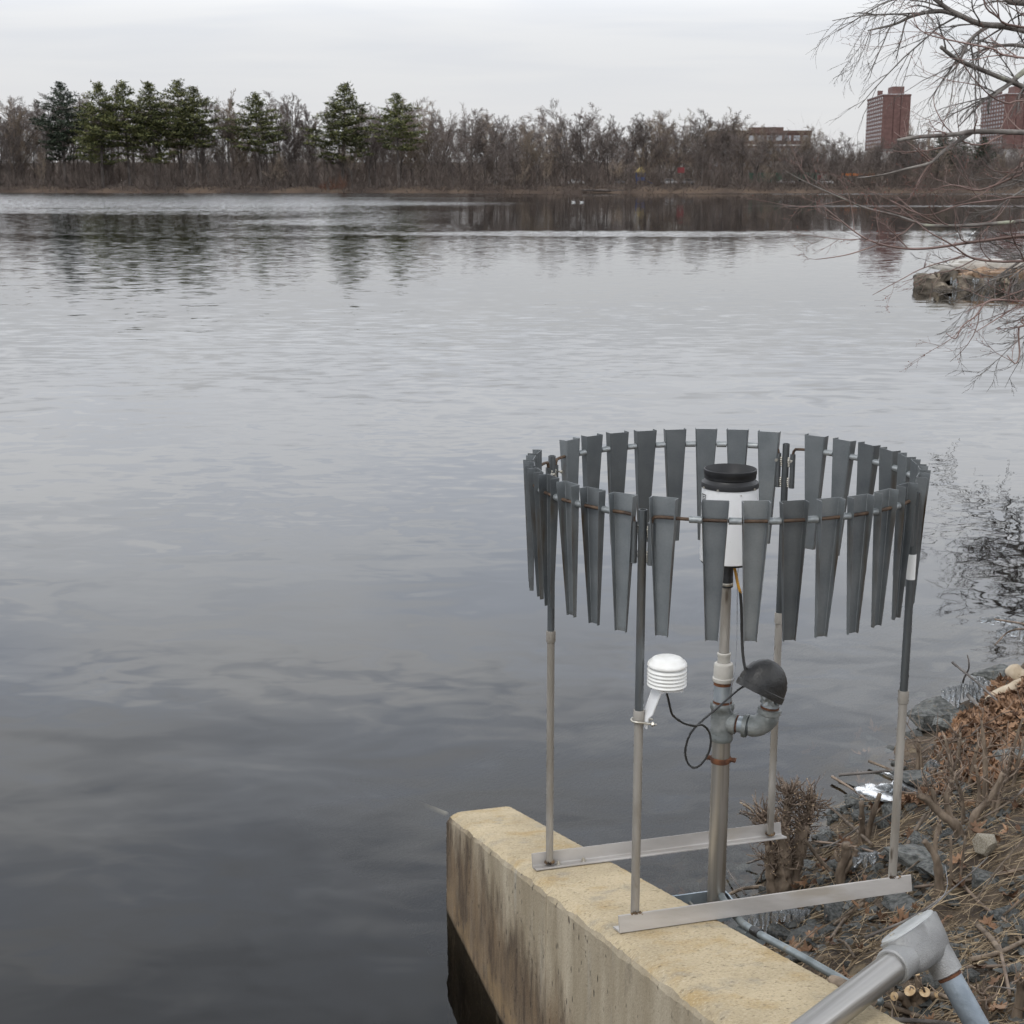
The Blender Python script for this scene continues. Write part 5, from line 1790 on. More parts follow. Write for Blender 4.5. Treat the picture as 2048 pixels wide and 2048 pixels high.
for i, (x_, y_) in enumerate(((12.97, 43.75), (13.6, 43.72), (13.95, 43.72))):
    m = MB()
    for k in range(6):
        xx = x_ + (k - 2.5) * 0.034 + rj.uniform(-.01, .01)
        h_ = rj.uniform(.10, .36)
        z0_ = 0.32 + rj.uniform(-.05, .05)
        m.tube([(xx, y_, z0_), (xx + rj.uniform(-.01, .01), y_ + rj.uniform(-.02, .02), z0_ - h_ * .6), (xx, y_, z0_ - h_)], [0.024, 0.017, 0.003], 6)
    o = m.build('icicles', MT['ice'], smooth=True)
    tag(o, ['leftmost icicle column hanging on the stone jetty', 'middle icicle column hanging on the stone jetty', 'right icicle column hanging on the stone jetty'][i], 'icicle', 'icicles on the stone jetty')

# ------------------------------------------------------------------ stones on the bank
import bmesh


def stone_mesh(seed, material, sx=1.0, sy=0.8, sz=0.6, n=15):
    rng = random.Random(seed)
    bm = bmesh.new()
    for i in range(n):
        v = Vector((rng.uniform(-1, 1), rng.uniform(-1, 1), rng.uniform(-1, 1)))
        m_ = max(abs(v.x), abs(v.y), abs(v.z))
        v = v / m_ * rng.uniform(0.72, 1.0)
        v = v.lerp(v.normalized(), 0.45)
        bm.verts.new((v.x * sx * 0.5, v.y * sy * 0.5, v.z * sz * 0.5))
    bmesh.ops.convex_hull(bm, input=bm.verts[:])
    bmesh.ops.delete(bm, geom=[v for v in bm.verts if not v.link_faces], context='VERTS')
    me = bpy.data.meshes.new('riprap_stone')
    bm.to_mesh(me); bm.free()
    me.materials.append(material)
    return me


STONES = [stone_mesh(100 + i, MT['stone'], 1.0, 0.75 + 0.03 * i, 0.45 + 0.04 * (i % 5)) for i in range(12)]
rk = random.Random(9)
spots = []


def free(x, y, r):
    for (a_, b_, c_) in spots:
        if (x - a_) ** 2 + (y - b_) ** 2 < ((r + c_) * 0.62) ** 2:
            return False
    return True


MARKS = [(0.69, 4.6, 'beside the mast bracket'), (1.2, 5.9, 'round the pollarded shrub'), (1.5, 6.25, 'beside the broken pale stump'), (1.2, 4.3, 'under the right end of the front rail'),
         (0.85, 3.9, 'along the thin conduit'), (1.05, 3.45, 'beside the cast conduit box'), (1.6, 4.9, 'below the crooked forked stump'), (1.75, 4.45, 'near the pale pitted stone'), (1.35, 3.9, 'right of the conduit box'),
         (1.95, 7.1, 'behind the right post'), (2.4, 8.0, 'by the large dark shoreline stone'), (2.9, 8.8, 'by the largest ice clump'), (1.95, 5.6, 'under the gnarled cut shrub'), (2.3, 6.6, 'in the leaf litter'), (3.2, 8.6, 'by the driftwood')]


def near(x, y):
    return min(MARKS, key=lambda m_: (m_[0] - x) ** 2 + (m_[1] - y) ** 2)[2]


def put_stone(x, y, size, label, group='dark riprap stones on the bank', flat=1.0, sink=0.12, rz=None):
    me = rk.choice(STONES)
    o = link('riprap_stone', me, None, (x, y, gz(x, y) + size * (0.30 - sink)), (rk.uniform(-.3, .3), rk.uniform(-.3, .3), rk.uniform(0, 6.28) if rz is None else rz), (size, size, size * flat))
    spots.append((x, y, size * 0.5))
    return tag(o, label, 'stone', group)


# the ones that stand out
put_stone(*(2.510, 8.345, -0.003)[:2], 0.34, 'large dark rounded stone at the water edge left of the leaf litter', None, 0.75, 0.02, 0.3)
put_stone(*(2.441, 7.816, 0.153)[:2], 0.17, 'small olive grey stone tucked right behind the large dark shoreline stone', None)
put_stone(*(2.898, 9.124, -0.001)[:2], 0.22, 'mossy upright stone behind the largest ice clump', None, 1.2)
put_stone(*(3.168, 9.206, -0.002)[:2], 0.34, 'broad olive stone at the waterline beside the bleached driftwood', None)
put_stone(*(1.909, 7.628, -0.002)[:2], 0.13, 'black wet stone standing alone in the shallows left of the right post', None)
put_stone(*(2.526, 6.949, 0.308)[:2], 0.24, 'dark blue-grey stone in the leaf litter at the right edge', None)
put_stone(*(1.636, 5.524, 0.446)[:2], 0.26, 'large flat grey stone directly behind the right end of the front rail', None, 0.7)
put_stone(*(2.005, 6.851, 0.189)[:2], 0.30, 'large slanted grey stone behind the right post by the ice', None, 0.8)
put_stone(*(1.519, 5.255, 0.389)[:2], 0.24, 'long flat grey stone just above the cast conduit box', None, 0.6)
put_stone(*(1.199, 5.485, 0.134)[:2], 0.17, 'grey stone lying beside the middle of the thin conduit', None)
o = link('pale_stone', stone_mesh(300, MT['stone_pale'], 1.0, .95, .9, 26), None, (1.858, 5.351, 0.587), (0.2, 0.1, 0.5), (0.105, 0.105, 0.105))
o.location.z = gz(o.location.x, o.location.y) + 0.045
spots.append((o.location.x, o.location.y, 0.06))
tag(o, 'pale pitted fist-sized stone lying alone on the dry grass', 'stone')
nst = 0
tries = 0
while nst < 285 and tries < 14000:
    tries += 1
    if rk.random() < 0.55:
        t = rk.uniform(0.0, 1.0)           # band along the waterline
        bx_0, by_0 = 0.75 + t * 2.4, 5.45 + t * 3.7
        off = rk.gauss(0.0, 0.30)
        x, y = bx_0 + 0.823 * off, by_0 - 0.568 * off
    else:
        r_, s_ = rk.uniform(-0.12, 1.75), rk.uniform(-1.5, 2.2)
        p = RS(r_, s_, 0); x, y = p.x, p.y
    d = sdist(x, y)
    if d < -0.75:
        continue
    r_ = (x - CX) * RV.x + (y - CY) * RV.y
    s_ = (x - CX) * SV.x + (y - CY) * SV.y
    if r_ < -0.10 + max(0, -s_ - 0.6) * 0.10:
        continue
    if y > 6.6 and d > 0.35 and rk.random() < 0.75:
        continue                             # the far bank is under leaves
    size = min(0.20, max(0.035, rk.lognormvariate(math.log(0.066), 0.52)))
    if d < -0.2:
        size *= 0.9
    if not free(x, y, size * 0.5):
        continue
    wet = d < -0.05
    put_stone(x, y, size, ('dark wet %s stone in the shallows %s' if wet else 'grey angular %s riprap stone %s') % ('small' if size < .075 else 'medium' if size < .12 else 'large', near(x, y)),
              'wet stones in the shallows' if wet else 'dark riprap stones on the bank', rk.uniform(.7, 1.1))
    nst += 1
# gravel crumbs between them
gr = MB()
for i in range(9000):
    r_, s_ = rk.uniform(-0.12, 1.9), rk.uniform(-1.7, 2.6)
    p = RS(r_, s_, 0)
    d = sdist(p.x, p.y)
    if d < -0.9 or r_ < -0.10 + max(0, -s_ - 0.6) * 0.10:
        continue
    if mnoise.noise(Vector((p.x * 1.6, p.y * 1.6, 9))) < -0.12:
        continue
    z = gz(p.x, p.y)
    a_ = 0.007 + 0.026 * rk.random() ** 2.2
    e_ = [Vector((rk.uniform(.6, 1.2), rk.uniform(-.4, .4), rk.uniform(-.3, .3))) * a_, Vector((rk.uniform(-.4, .4), rk.uniform(.5, 1.0), rk.uniform(-.3, .3))) * a_, Vector((rk.uniform(-.3, .3), rk.uniform(-.3, .3), rk.uniform(.4, .8))) * a_]
    rot = Matrix.Rotation(rk.uniform(0, 6.28), 3, 'Z')
    c_ = Vector((p.x, p.y, z + a_ * .55))
    vv = [c_ + rot @ (sg_ * e_[k_]) * rk.uniform(.75, 1.1) for k_ in range(3) for sg_ in (1, -1)]
    gr.add([tuple(v_) for v_ in vv], [(0, 2, 4), (2, 1, 4), (1, 3, 4), (3, 0, 4), (2, 0, 5), (1, 2, 5), (3, 1, 5), (0, 3, 5)])
tag(gr.build('gravel', MT['stone']), 'grey stone chips scattered over the bank soil', 'gravel', kind='stuff')

# ------------------------------------------------------------------ leaves, stalks and sticks on the bank
LEAF_OUT = [(0, 0), (.10, .16), (.06, .30), (.24, .30), (.20, .50), (.40, .52), (.26, .70), (.30, .86), (.10, .82), (0, 1.0),
            (-.10, .82), (-.30, .86), (-.26, .70), (-.40, .52), (-.20, .50), (-.24, .30), (-.06, .30), (-.10, .16)]


def leaf_verts(rng, size):
    cu, cv = rng.uniform(-1.6, 2.6), rng.uniform(-1.0, 1.8)
    out = []
    for (a_, b_) in [(0, .5)] + LEAF_OUT:
        z = cu * a_ * a_ * 1.4 + cv * (b_ - .5) ** 2 + rng.uniform(-.03, .03)
        out.append(Vector((a_ * size * .72, (b_ - .5) * size, z * size)))
    return out


LEAF_F = [(0, i, i + 1) for i in range(1, 18)] + [(0, 18, 1)]


def leaf_spot(rng, near=False):
    while True:
        if rng.random() < 0.86:
            t = rng.random()
            x, y = 1.75 + 1.9 * t, 6.7 + 2.9 * t
            off = abs(rng.gauss(0.35, 0.45))
            x, y = x + 0.823 * off, y - 0.568 * off
        else:
            p = RS(rng.uniform(-0.08, 2.0), rng.uniform(-1.5, 2.2), 0)
            x, y = p.x, p.y
            if rng.random() < 0.55:
                continue
        d = sdist(x, y)
        r_ = (x - CX) * RV.x + (y - CY) * RV.y
        s_ = (x - CX) * SV.x + (y - CY) * SV.y
        if d > 0.10 and r_ > -0.06 + max(0, -s_ - 0.6) * 0.10:
            return x, y


lr = random.Random(15)
lm = MB()
for i in range(5200):
    x, y = leaf_spot(lr)
    rot = Euler((lr.gauss(0, .45), lr.gauss(0, .45), lr.uniform(0, 6.28))).to_matrix()
    o_ = Vector((x, y, gz(x, y) + lr.uniform(0.004, 0.05)))
    lm.add([tuple(rot @ v + o_) for v in leaf_verts(lr, lr.uniform(.045, .10))], LEAF_F)
tag(lm.build('leaf_litter', MT['leaf']), 'thick brown leaf litter covering the bank on the right', 'leaves', kind='stuff')
LEAVES = []
for i in range(6):
    m = MB(); m.add([tuple(v) for v in leaf_verts(lr, 1.0)], LEAF_F)
    LEAVES.append(m.mesh('fallen_leaf', MT['leaf_single']))
for i in range(60):
    x, y = leaf_spot(lr)
    s_ = lr.uniform(.05, .08)
    o = link('fallen_leaf', lr.choice(LEAVES), None, (x, y, gz(x, y) + lr.uniform(.03, .065)), (lr.gauss(0, .4), lr.gauss(0, .4), lr.uniform(0, 6.28)), (s_, s_, s_))
    tag(o, '%s oak leaf lying loose on the bank %s' % (lr.choice(['curled tan', 'flat tan', 'dark brown']), near(x, y)), 'leaf', 'loose oak leaves on the bank')

st = MB()
sr = random.Random(4)
for i in range(2700):
    while True:
        r_, s_ = sr.uniform(-0.08, 2.3), sr.uniform(-1.7, 2.5)
        p = RS(r_, s_, 0)
        d = sdist(p.x, p.y)
        if d > 0.02 and r_ > -0.04 + max(0, -s_ - 0.6) * 0.12:
            break
    a_ = sr.gauss(0.5, 0.85) + (PI if sr.random() < .5 else 0)
    L = sr.uniform(0.06, 0.38)
    d0 = Vector((math.cos(a_), math.sin(a_), 0))
    pts = []
    bend = sr.uniform(-.6, .6)
    for k in range(4):
        t = k / 3
        q = Vector((p.x, p.y, 0)) + d0 * (L * (t - .5)) + Vector((-d0.y, d0.x, 0)) * bend * L * t * t
        pts.append(Vector((q.x, q.y, gz(q.x, q.y) + 0.006 + sr.uniform(0, .022) + (0.05 * t if sr.random() < .12 else 0))))
    rad = sr.uniform(.0008, .0022)
    st.tube(pts, [rad, rad, rad * .9, rad * .5], 3, False)
tag(st.build('dry_stalks', MT['straw']), 'dry straw-coloured stalks strewn over the bank', 'dry grass', kind='stuff')

# finer thatch of dead grass
th_ = MB()
for i in range(4200):
    r_, s_ = sr.uniform(0.45, 1.9), sr.uniform(-1.6, 1.2)
    p = RS(r_, s_, 0)
    d = sdist(p.x, p.y)
    if d < 0.15:
        continue
    cl = mnoise.noise(Vector((p.x * 2.2, p.y * 2.2, 3)))
    if cl < -0.05:
        continue
    z = gz(p.x, p.y)
    a_ = sr.gauss(0.3, 0.9)
    L = sr.uniform(.03, .10)
    e = Vector((math.cos(a_) * L, math.sin(a_) * L, sr.uniform(-.004, .03)))
    w_ = Vector((-math.sin(a_), math.cos(a_), 0)) * 0.0011
    b0 = Vector((p.x, p.y, z + .004 + sr.uniform(0, .014)))
    th_.add([tuple(b0 - w_), tuple(b0 + w_), tuple(b0 + e * .6 + w_ + Vector((0, 0, .005))), tuple(b0 + e)], [(0, 1, 2, 3)])
tag(th_.build('dead_grass', MT['straw']), 'flattened dead grass matting the bank soil', 'dry grass', kind='stuff')


def stick(name, pts, r0, r1, material, label, group=None, n=6, cat='stick', sub=4):
    pts = smooth_path(pts, sub)
    k = len(pts)
    o = MB().tube(pts, [r0 + (r1 - r0) * i / (k - 1) for i in range(k)], n).build(name, material, smooth=True)
    return tag(o, label, cat, group)


def Gp(x, y, dz):
    return (x, y, gz(x, y) + dz)


sticks = [
    ([(1.776, 7.506, 0.020), (1.928, 7.445, 0.060), (2.073, 7.387, 0.090), (2.211, 7.043, 0.160), (2.361, 6.597, 0.300)], .009, .004, 'twig_grey', 'long thin grey stick reaching out over the shallows behind the right post'),
    ([(1.730, 7.470, 0.026), (1.793, 7.317, 0.029), (1.809, 7.004, 0.095)], .008, .005, 'twig_brown', 'dark half-sunk stick pointing left out of the shallow water'),
    ([(1.981, 7.685, 0.027), (2.047, 7.593, 0.027), (2.106, 7.501, 0.028)], .008, .006, 'bark_pale', 'short pale stick leaning against the right post at the water'),
    ([(1.285, 5.997, 0.350), (1.353, 5.987, 0.260), (1.410, 5.914, 0.220)], .008, .010, 'bark', 'brown branch slanting from the pruned shrub down to the stones'),
    ([(1.477, 6.642, 0.038), (1.576, 6.369, 0.145), (1.593, 5.776, 0.381)], .006, .005, 'twig_brown', 'thin reddish stick lying level between shrub and right post'),
    ([(1.615, 7.122, 0.029), (1.661, 6.842, 0.060), (1.634, 6.194, 0.233)], .006, .008, 'bark', 'brown stick running down from the shallows to the broken stump'),
    ([(1.206, 5.088, 0.375), (1.334, 5.407, 0.287), (1.417, 5.448, 0.335)], .007, .009, 'bark_pale', 'pale bent branch under the middle of the front rail'),
    ([(1.103, 5.758, 0.029), (1.238, 5.608, 0.179), (1.356, 5.510, 0.290)], .006, .004, 'straw', 'straight straw-coloured stick below the front rail by the ice'),
    ([(1.123, 5.095, 0.315), (1.220, 5.005, 0.416), (1.221, 4.781, 0.469)], .006, .005, 'bark', 'hooked brown stick on the stones right of the thin conduit'),
    ([(1.075, 4.852, 0.417), (1.136, 4.781, 0.422), (1.179, 4.628, 0.472)], .005, .004, 'twig_brown', 'thin red-brown stick resting on top of the thin conduit'),
    ([(1.595, 5.370, 0.445), (1.734, 5.201, 0.556), (1.919, 5.100, 0.656), (1.987, 4.984, 0.729)], .007, .006, 'twig_brown', 'long dark twig running right from the end of the front rail'),
    ([(1.718, 5.160, 0.556), (1.728, 4.940, 0.582), (1.737, 4.756, 0.631), (1.721, 4.529, 0.669)], .007, .004, 'twig_brown', 'curved reddish stick sloping down right of the cast conduit box'),
    ([(1.572, 5.545, 0.420), (1.691, 5.842, 0.400), (1.836, 6.103, 0.420)], .012, .009, 'bark', 'thick brown branch leaning up behind the right post'),
    ([(1.512, 4.425, 0.664), (1.614, 4.440, 0.683), (1.776, 4.571, 0.674)], .010, .007, 'bark_pale', 'thick pale stalk lying right of the cast conduit box'),
    ([(1.474, 4.356, 0.676), (1.590, 4.321, 0.701), (1.660, 4.210, 0.752)], .006, .005, 'twig_brown', 'brown stalk crossing the blue-grey pipe at the lower right'),
    ([(1.709, 4.771, 0.604), (1.599, 4.371, 0.695), (1.539, 4.120, 0.718)], .006, .006, 'twig_brown', 'upright reddish stalk right of the blue-grey pipe'),
    ([(1.669, 4.835, 0.569), (1.628, 4.558, 0.663), (1.612, 4.420, 0.685)], .011, .010, 'bark_pale', 'stout pinkish cut stick right of the cast box'),
    ([(1.180, 7.122, 0.029), (1.213, 7.081, 0.028), (1.233, 6.999, 0.029)], .003, .002, 'straw', 'tiny straw stem floating between mast and pruned shrub'),
    ([(1.008, 6.363, 0.026), (1.028, 6.230, 0.030), (1.056, 6.117, 0.026)], .004, .005, 'twig_grey', 'small dark twig poking from the water right of the mast'),
    ([(0.958, 6.097, 0.029), (1.048, 6.169, 0.029), (1.144, 6.199, 0.026)], .007, .009, 'bark_pale', 'pale stick lying at the foot of the pruned shrub by the mast'),
    ([(1.221, 4.357, 0.541), (1.297, 4.277, 0.553), (1.306, 4.000, 0.686)], .010, .007, 'bark', 'dark stick along the wall edge at the bottom of the photo'),
    ([(1.378, 4.292, 0.616), (1.399, 4.207, 0.649), (1.445, 4.178, 0.659)], .008, .007, 'bark_pale', 'short pale stick left of the blue-grey pipe foot'),
    ([(2.688, 8.583, 0.300), (2.748, 8.229, 0.280), (2.736, 7.625, 0.320)], .008, .005, 'twig_grey', 'straight grey twig slanting across the big ice clump'),
    ([(2.706, 8.365, 0.420), (2.722, 8.371, 0.340), (2.762, 8.587, 0.180), (2.802, 8.659, 0.080)], .004, .007, 'bark_grey', 'thin icy twig standing up from the largest ice clump'),
    ([(2.784, 8.603, 0.100), (2.738, 8.218, 0.160), (2.687, 7.788, 0.200), (2.609, 7.438, 0.220), (2.490, 7.122, 0.250)], .012, .016, 'bark_grey', 'thick grey branch curving down from the ice into the leaves'),
    ([(2.408, 7.474, 0.229), (2.477, 7.343, 0.238), (2.493, 7.082, 0.307), (2.417, 6.398, 0.548)], .010, .008, 'bark', 'brown branch lying across the leaf litter on the right'),
    ([(2.198, 7.649, 0.048), (2.272, 7.532, 0.119), (2.345, 7.422, 0.178)], .006, .005, 'bark_grey', 'short grey twig at the waterline left of the leaves'),
    ([(1.230, 4.592, 0.493), (1.234, 4.623, 0.494), (1.278, 4.709, 0.512)], .010, .008, 'bark_pale', 'short cut stub standing just behind the steel conduit pipe'),
]
for pts, r0, r1, mt_, lb in sticks:
    stick('stick', pts, r0, r1, MT[mt_], lb, 'loose sticks on the bank')
r3 = random.Random(44)
for i in range(46):
    while True:
        r_, s_ = r3.uniform(0.05, 2.3), r3.uniform(-1.6, 2.6)
        p = RS(r_, s_, 0)
        d = sdist(p.x, p.y)
        if d > 0.0:
            break
    a_ = r3.gauss(0.5, 0.6)
    L = r3.uniform(.25, .75)
    pts = []
    bend = r3.uniform(-.3, .3)
    for k in range(4):
        t = k / 3
        q = Vector((p.x, p.y)) + Vector((math.cos(a_), math.sin(a_))) * (L * (t - .5)) + Vector((-math.sin(a_), math.cos(a_))) * bend * L * t * t
        pts.append(Gp(q.x, q.y, 0.03 + r3.uniform(0, .05)))
    stick('stick', pts, r3.uniform(.003, .007), r3.uniform(.002, .004), MT[r3.choice(['bark', 'twig_brown', 'bark_pale', 'bark', 'bark_grey'])],
          'loose bare %s stick lying on the bank %s' % ('long' if L > .5 else 'short', near(p.x, p.y)), 'scattered bank sticks', 5)

# driftwood at the right edge
dw = MB()
dw.tube(smooth_path([(3.165, 8.439, 0.200), (3.049, 8.467, 0.260), (3.024, 8.517, 0.300)], 5), [.055] * 5 + [.05] * 4 + [.03, .012], 10)
dw.tube(smooth_path([(3.090, 8.361, 0.240), (2.931, 8.323, 0.200), (2.814, 8.316, 0.140)], 5), [.05] * 4 + [.04] * 4 + [.03, .025, .012], 10)
tag(dw.build('driftwood', MT['driftwood'], smooth=True), 'bleached forked driftwood on the leaves at the right edge', 'driftwood')
lg = MB()
A_ = Vector((0.837, 3.500, 1.129)); B_ = Vector((0.882, 3.420, 1.143))
ax_ = (B_ - A_).normalized()
lg.tube([A_, A_ + ax_ * .02, B_, B_ + ax_ * .06], [.016, .019, .019, .018], 12)
lo = lg.build('cut_log', MT['bark_pale'], auto=True)
tag(lo, 'short cut log lying on the wall edge beneath the steel conduit pipe', 'log')
MB().tube([A_ - ax_ * .001, A_ + ax_ * .001], .0150, 12).build('cut_face', MT['bark_grey'], lo)

# ------------------------------------------------------------------ pruned shrubs and stumps
def pruned_shrub(name, label, base, stems, twigs, seed, twig_len=(.05, .16), fan=1.0, radius=.035, cat='shrub', bark='bark_pale', cutp=.35, tw='twig_brown', start=.55, thick=.78):
    rng = random.Random(seed)
    root = thing(name, label, cat, base)
    tops = []
    for (pts, r0, r1) in stems:
        pts = smooth_path(pts, 5)
        k = len(pts)
        rr = []
        for i in range(k):
            t = i / (k - 1)
            rr.append(thick * (r0 + (r1 - r0) * t) * (1 + 0.12 * math.sin(i * 2.1 + seed) + rng.uniform(-.06, .06)))
        MB().tube(pts, rr, 10).build('stem', MT[bark], root, smooth=True)
        tops.append((pts, rr))
    cut = MB()
    tm = MB()
    for i in range(twigs):
        pts, rr = rng.choice(tops)
        k = min(len(pts) - 1, int(len(pts) * rng.uniform(start, 1.0)))
        p = Vector(pts[k])
        out = Vector((rng.uniform(-1, 1), rng.uniform(-1, 1), rng.uniform(-.35, 1.0)))
        out = (out.normalized() * fan + Vector((0, 0, .35))).normalized()
        L = rng.uniform(*twig_len)
        q = [p]
        d = out
        for s_ in range(3):
            d = (d + Vector((rng.uniform(-.75, .75), rng.uniform(-.75, .75), rng.uniform(-.4, .6)))).normalized()
            q.append(q[-1] + d * L / 3)
        r0 = rng.uniform(.0014, .0038)
        tm.tube(q, [r0 * 1.2, r0, r0 * .85, r0 * .7], 5, True)
        if rng.random() < .6:
            b = q[2]
            d2 = (d + Vector((rng.uniform(-1, 1), rng.uniform(-1, 1), rng.uniform(-.2, .8)))).normalized()
            tm.tube([b, b + d2 * L * .3, b + d2 * L * .5 + Vector((0, 0, .01))], [r0 * .6, r0 * .5, r0 * .35], 4, True)
        if rng.random() < cutp:
            dd = (q[-1] - q[-2]).normalized()
            cut.tube([q[-1] - dd * .001, q[-1] + dd * .0012], r0 * .74, 6)
    if tm.v:
        tag(tm.build('twigs', MT[tw], root, smooth=True), kind='stuff')
    if cut.v:
        tag(cut.build('cut_ends', MT['cut_wood'], root), kind='stuff')
    return root


# the big pollarded one at the water
B0 = Vector((1.188, 6.047, 0.037)); B0.z = gz(B0.x, B0.y)
sb = lambda x, y, z: Vector((x, y, z))
sc_ = [([sb(-.02, 0, -.06), sb(-.03, 0, .07), sb(-.05, .0, .16), sb(-.055, -.01, .28)], .036, .022), ([sb(.01, 0, -.06), sb(.02, -.015, .10), sb(.02, -.02, .20), sb(.0, -.01, .34)], .044, .030),
       ([sb(.04, .0, -.06), sb(.07, .01, .10), sb(.105, .02, .22), sb(.12, .01, .36)], .040, .030), ([sb(.09, .02, .2), sb(.13, .02, .31), sb(.15, .03, .40), sb(.16, .02, .46)], .022, .010),
       ([sb(-.045, 0, .22), sb(-.08, -.01, .30), sb(-.10, 0, .38)], .020, .010), ([sb(.01, -.01, .28), sb(.03, .02, .40), sb(.04, .02, .50)], .026, .014)]
ps = pruned_shrub('pruned_shrub', 'pollarded shrub with bristling cut twigs at the water below the screen', B0, [([sb(p_.x * .82, p_.y, p_.z) for p_ in a_], b_, c_) for a_, b_, c_ in sc_], 760, 61, (.04, .125), 1.0, start=.5, thick=1.0)
ps2 = [([sb(0, 0, -.06), sb(-.01, 0, .07), sb(.01, 0, .15), sb(.005, 0, .20)], .030, .024), ([sb(.0, 0, .06), sb(.035, 0, .12), sb(.05, .0, .17)], .02, .014), ([sb(0, 0, .1), sb(-.03, 0, .13), sb(-.035, 0, .16)], .016, .010)]
B0 = Vector((1.422, 5.840, 0.210)); B0.z = gz(B0.x, B0.y)
pruned_shrub('broken_stump', 'short broken pale stump just left of the right post foot', B0, ps2, 10, 62, (.02, .05), cat='stump', bark='bark_pale')
B0 = Vector((1.641, 6.463, 0.105)); B0.z = gz(B0.x, B0.y)
pruned_shrub('broken_stump', 'dark jagged twin stump between the shallows and the right post', B0, [([sb(0, 0, -.06), sb(.01, 0, .08), sb(.0, 0, .22)], .024, .014), ([sb(.02, 0, -.05), sb(.05, 0, .12), sb(.085, 0, .26)], .024, .012)], 6, 63, (.02, .06), cat='stump', bark='bark')
B0 = Vector((1.636, 5.180, 0.508)); B0.z = gz(B0.x, B0.y)
pruned_shrub('cut_stump', 'crooked forked stump standing above the cast conduit box', B0, [([sb(0, 0, -.06), sb(-.01, 0, .08), sb(-.03, 0, .16), sb(-.075, 0, .22)], .026, .014), ([sb(-.03, 0, .16), sb(-.03, 0, .22), sb(-.02, 0, .29)], .014, .010),
             ([sb(.04, 0, -.04), sb(.035, 0, .10), sb(.025, 0, .24)], .008, .006), ([sb(.07, 0, -.04), sb(.075, 0, .12), sb(.08, 0, .24)], .006, .005)], 5, 64, (.02, .05), cat='stump', cutp=1.0)
B0 = Vector((1.894, 5.717, 0.482)); B0.z = gz(B0.x, B0.y)
pruned_shrub('cut_shrub', 'gnarled cut shrub with thick crooked arms above the pale stone', B0,
             [([sb(0, 0, -.06), sb(-.04, 0, .06), sb(-.11, .0, .12), sb(-.17, .0, .18), sb(-.21, 0, .20)], .034, .016), ([sb(-.06, 0, .08), sb(-.09, 0, .18), sb(-.07, 0, .27)], .020, .012),
              ([sb(.02, 0, -.05), sb(.03, 0, .10), sb(.09, 0, .18), sb(.14, .0, .30)], .026, .014), ([sb(-.13, 0, .13), sb(-.15, 0, .22), sb(-.19, 0, .25)], .014, .009)], 60, 65, (.03, .12), cutp=.3)
for i, (px_, hgt, lb) in enumerate((((2.124, 7.090, 0.113), .26, 'thin upright cut stems left in the leaf litter behind the right post'),
                                   ((2.086, 6.489, 0.360), .30, 'cluster of dark upright cut stems in the middle of the leaf litter'),
                                   ((2.211, 6.272, 0.442), .36, 'tall cut shrub stems at the right side of the leaf litter'),
                                   ((2.058, 6.033, 0.428), .24, 'low twiggy cut shrub above the gnarled crooked shrub'))):
    B0 = Vector(px_); B0.z = gz(B0.x, B0.y)
    rr_ = random.Random(80 + i)
    stems = []
    for k in range(3 + i % 2):
        a_, b_ = rr_.uniform(-.07, .07), rr_.uniform(-.05, .05)
        stems.append(([sb(a_, b_, -.05), sb(a_ * 1.4, b_, hgt * .5), sb(a_ * 2.0 + rr_.uniform(-.03, .03), b_, hgt)], rr_.uniform(.012, .02), .007))
    pruned_shrub('cut_shrub', lb, B0, stems, 34, 90 + i, (.05, .22), cutp=.15, bark='bark_pale', start=.2)
# freshly cut stumps at the bottom right
B0 = Vector((1.325, 4.344, 0.530)); B0.z = gz(B0.x, B0.y)
st_ = [([sb(0, 0, -.06), sb(-.01, -.005, .04), sb(-.035, -.02, .075)], .030, .020), ([sb(0, 0, -.05), sb(.01, -.02, .05), sb(.005, -.045, .085)], .026, .018),
       ([sb(0.02, 0, -.05), sb(.035, -.01, .04), sb(.052, -.03, .065)], .020, .013), ([sb(-.02, 0, 0), sb(-.055, -.0, .04), sb(-.085, -.02, .055)], .022, .015), ([sb(0, .01, 0), sb(.0, .02, .08), sb(-.005, .015, .115)], .016, .009)]
stump = pruned_shrub('cut_stump', 'stump with pale round fresh cuts beside the wall at the bottom right', B0, st_, 10, 70, (.02, .05), cat='stump', cutp=1.0)
for pts, r0, r1 in st_:
    e = Vector(pts[-1]); d = (e - Vector(pts[-2])).normalized()
    MB().tube([e - d * .002, e + d * .0015], r1 * .96, 14).build('cut_face', MT['cut_wood'], stump)
B0 = Vector((1.477, 3.956, 0.717)); B0.z = gz(B0.x, B0.y)
pruned_shrub('cut_shrub', 'dense stubby cut shrub filling the bottom right corner', B0, [([sb(-.12, 0, -.05), sb(-.13, -.01, .05), sb(-.14, -.02, .12)], .016, .010), ([sb(-.06, 0, -.05), sb(-.07, 0, .05), sb(-.085, 0, .10)], .014, .009),
             ([sb(.02, 0, -.05), sb(.03, 0, .08), sb(.02, -.02, .16)], .022, .014), ([sb(.07, 0, -.05), sb(.09, 0, .06), sb(.10, 0, .14)], .018, .010)], 60, 71, (.03, .09), cutp=.3)

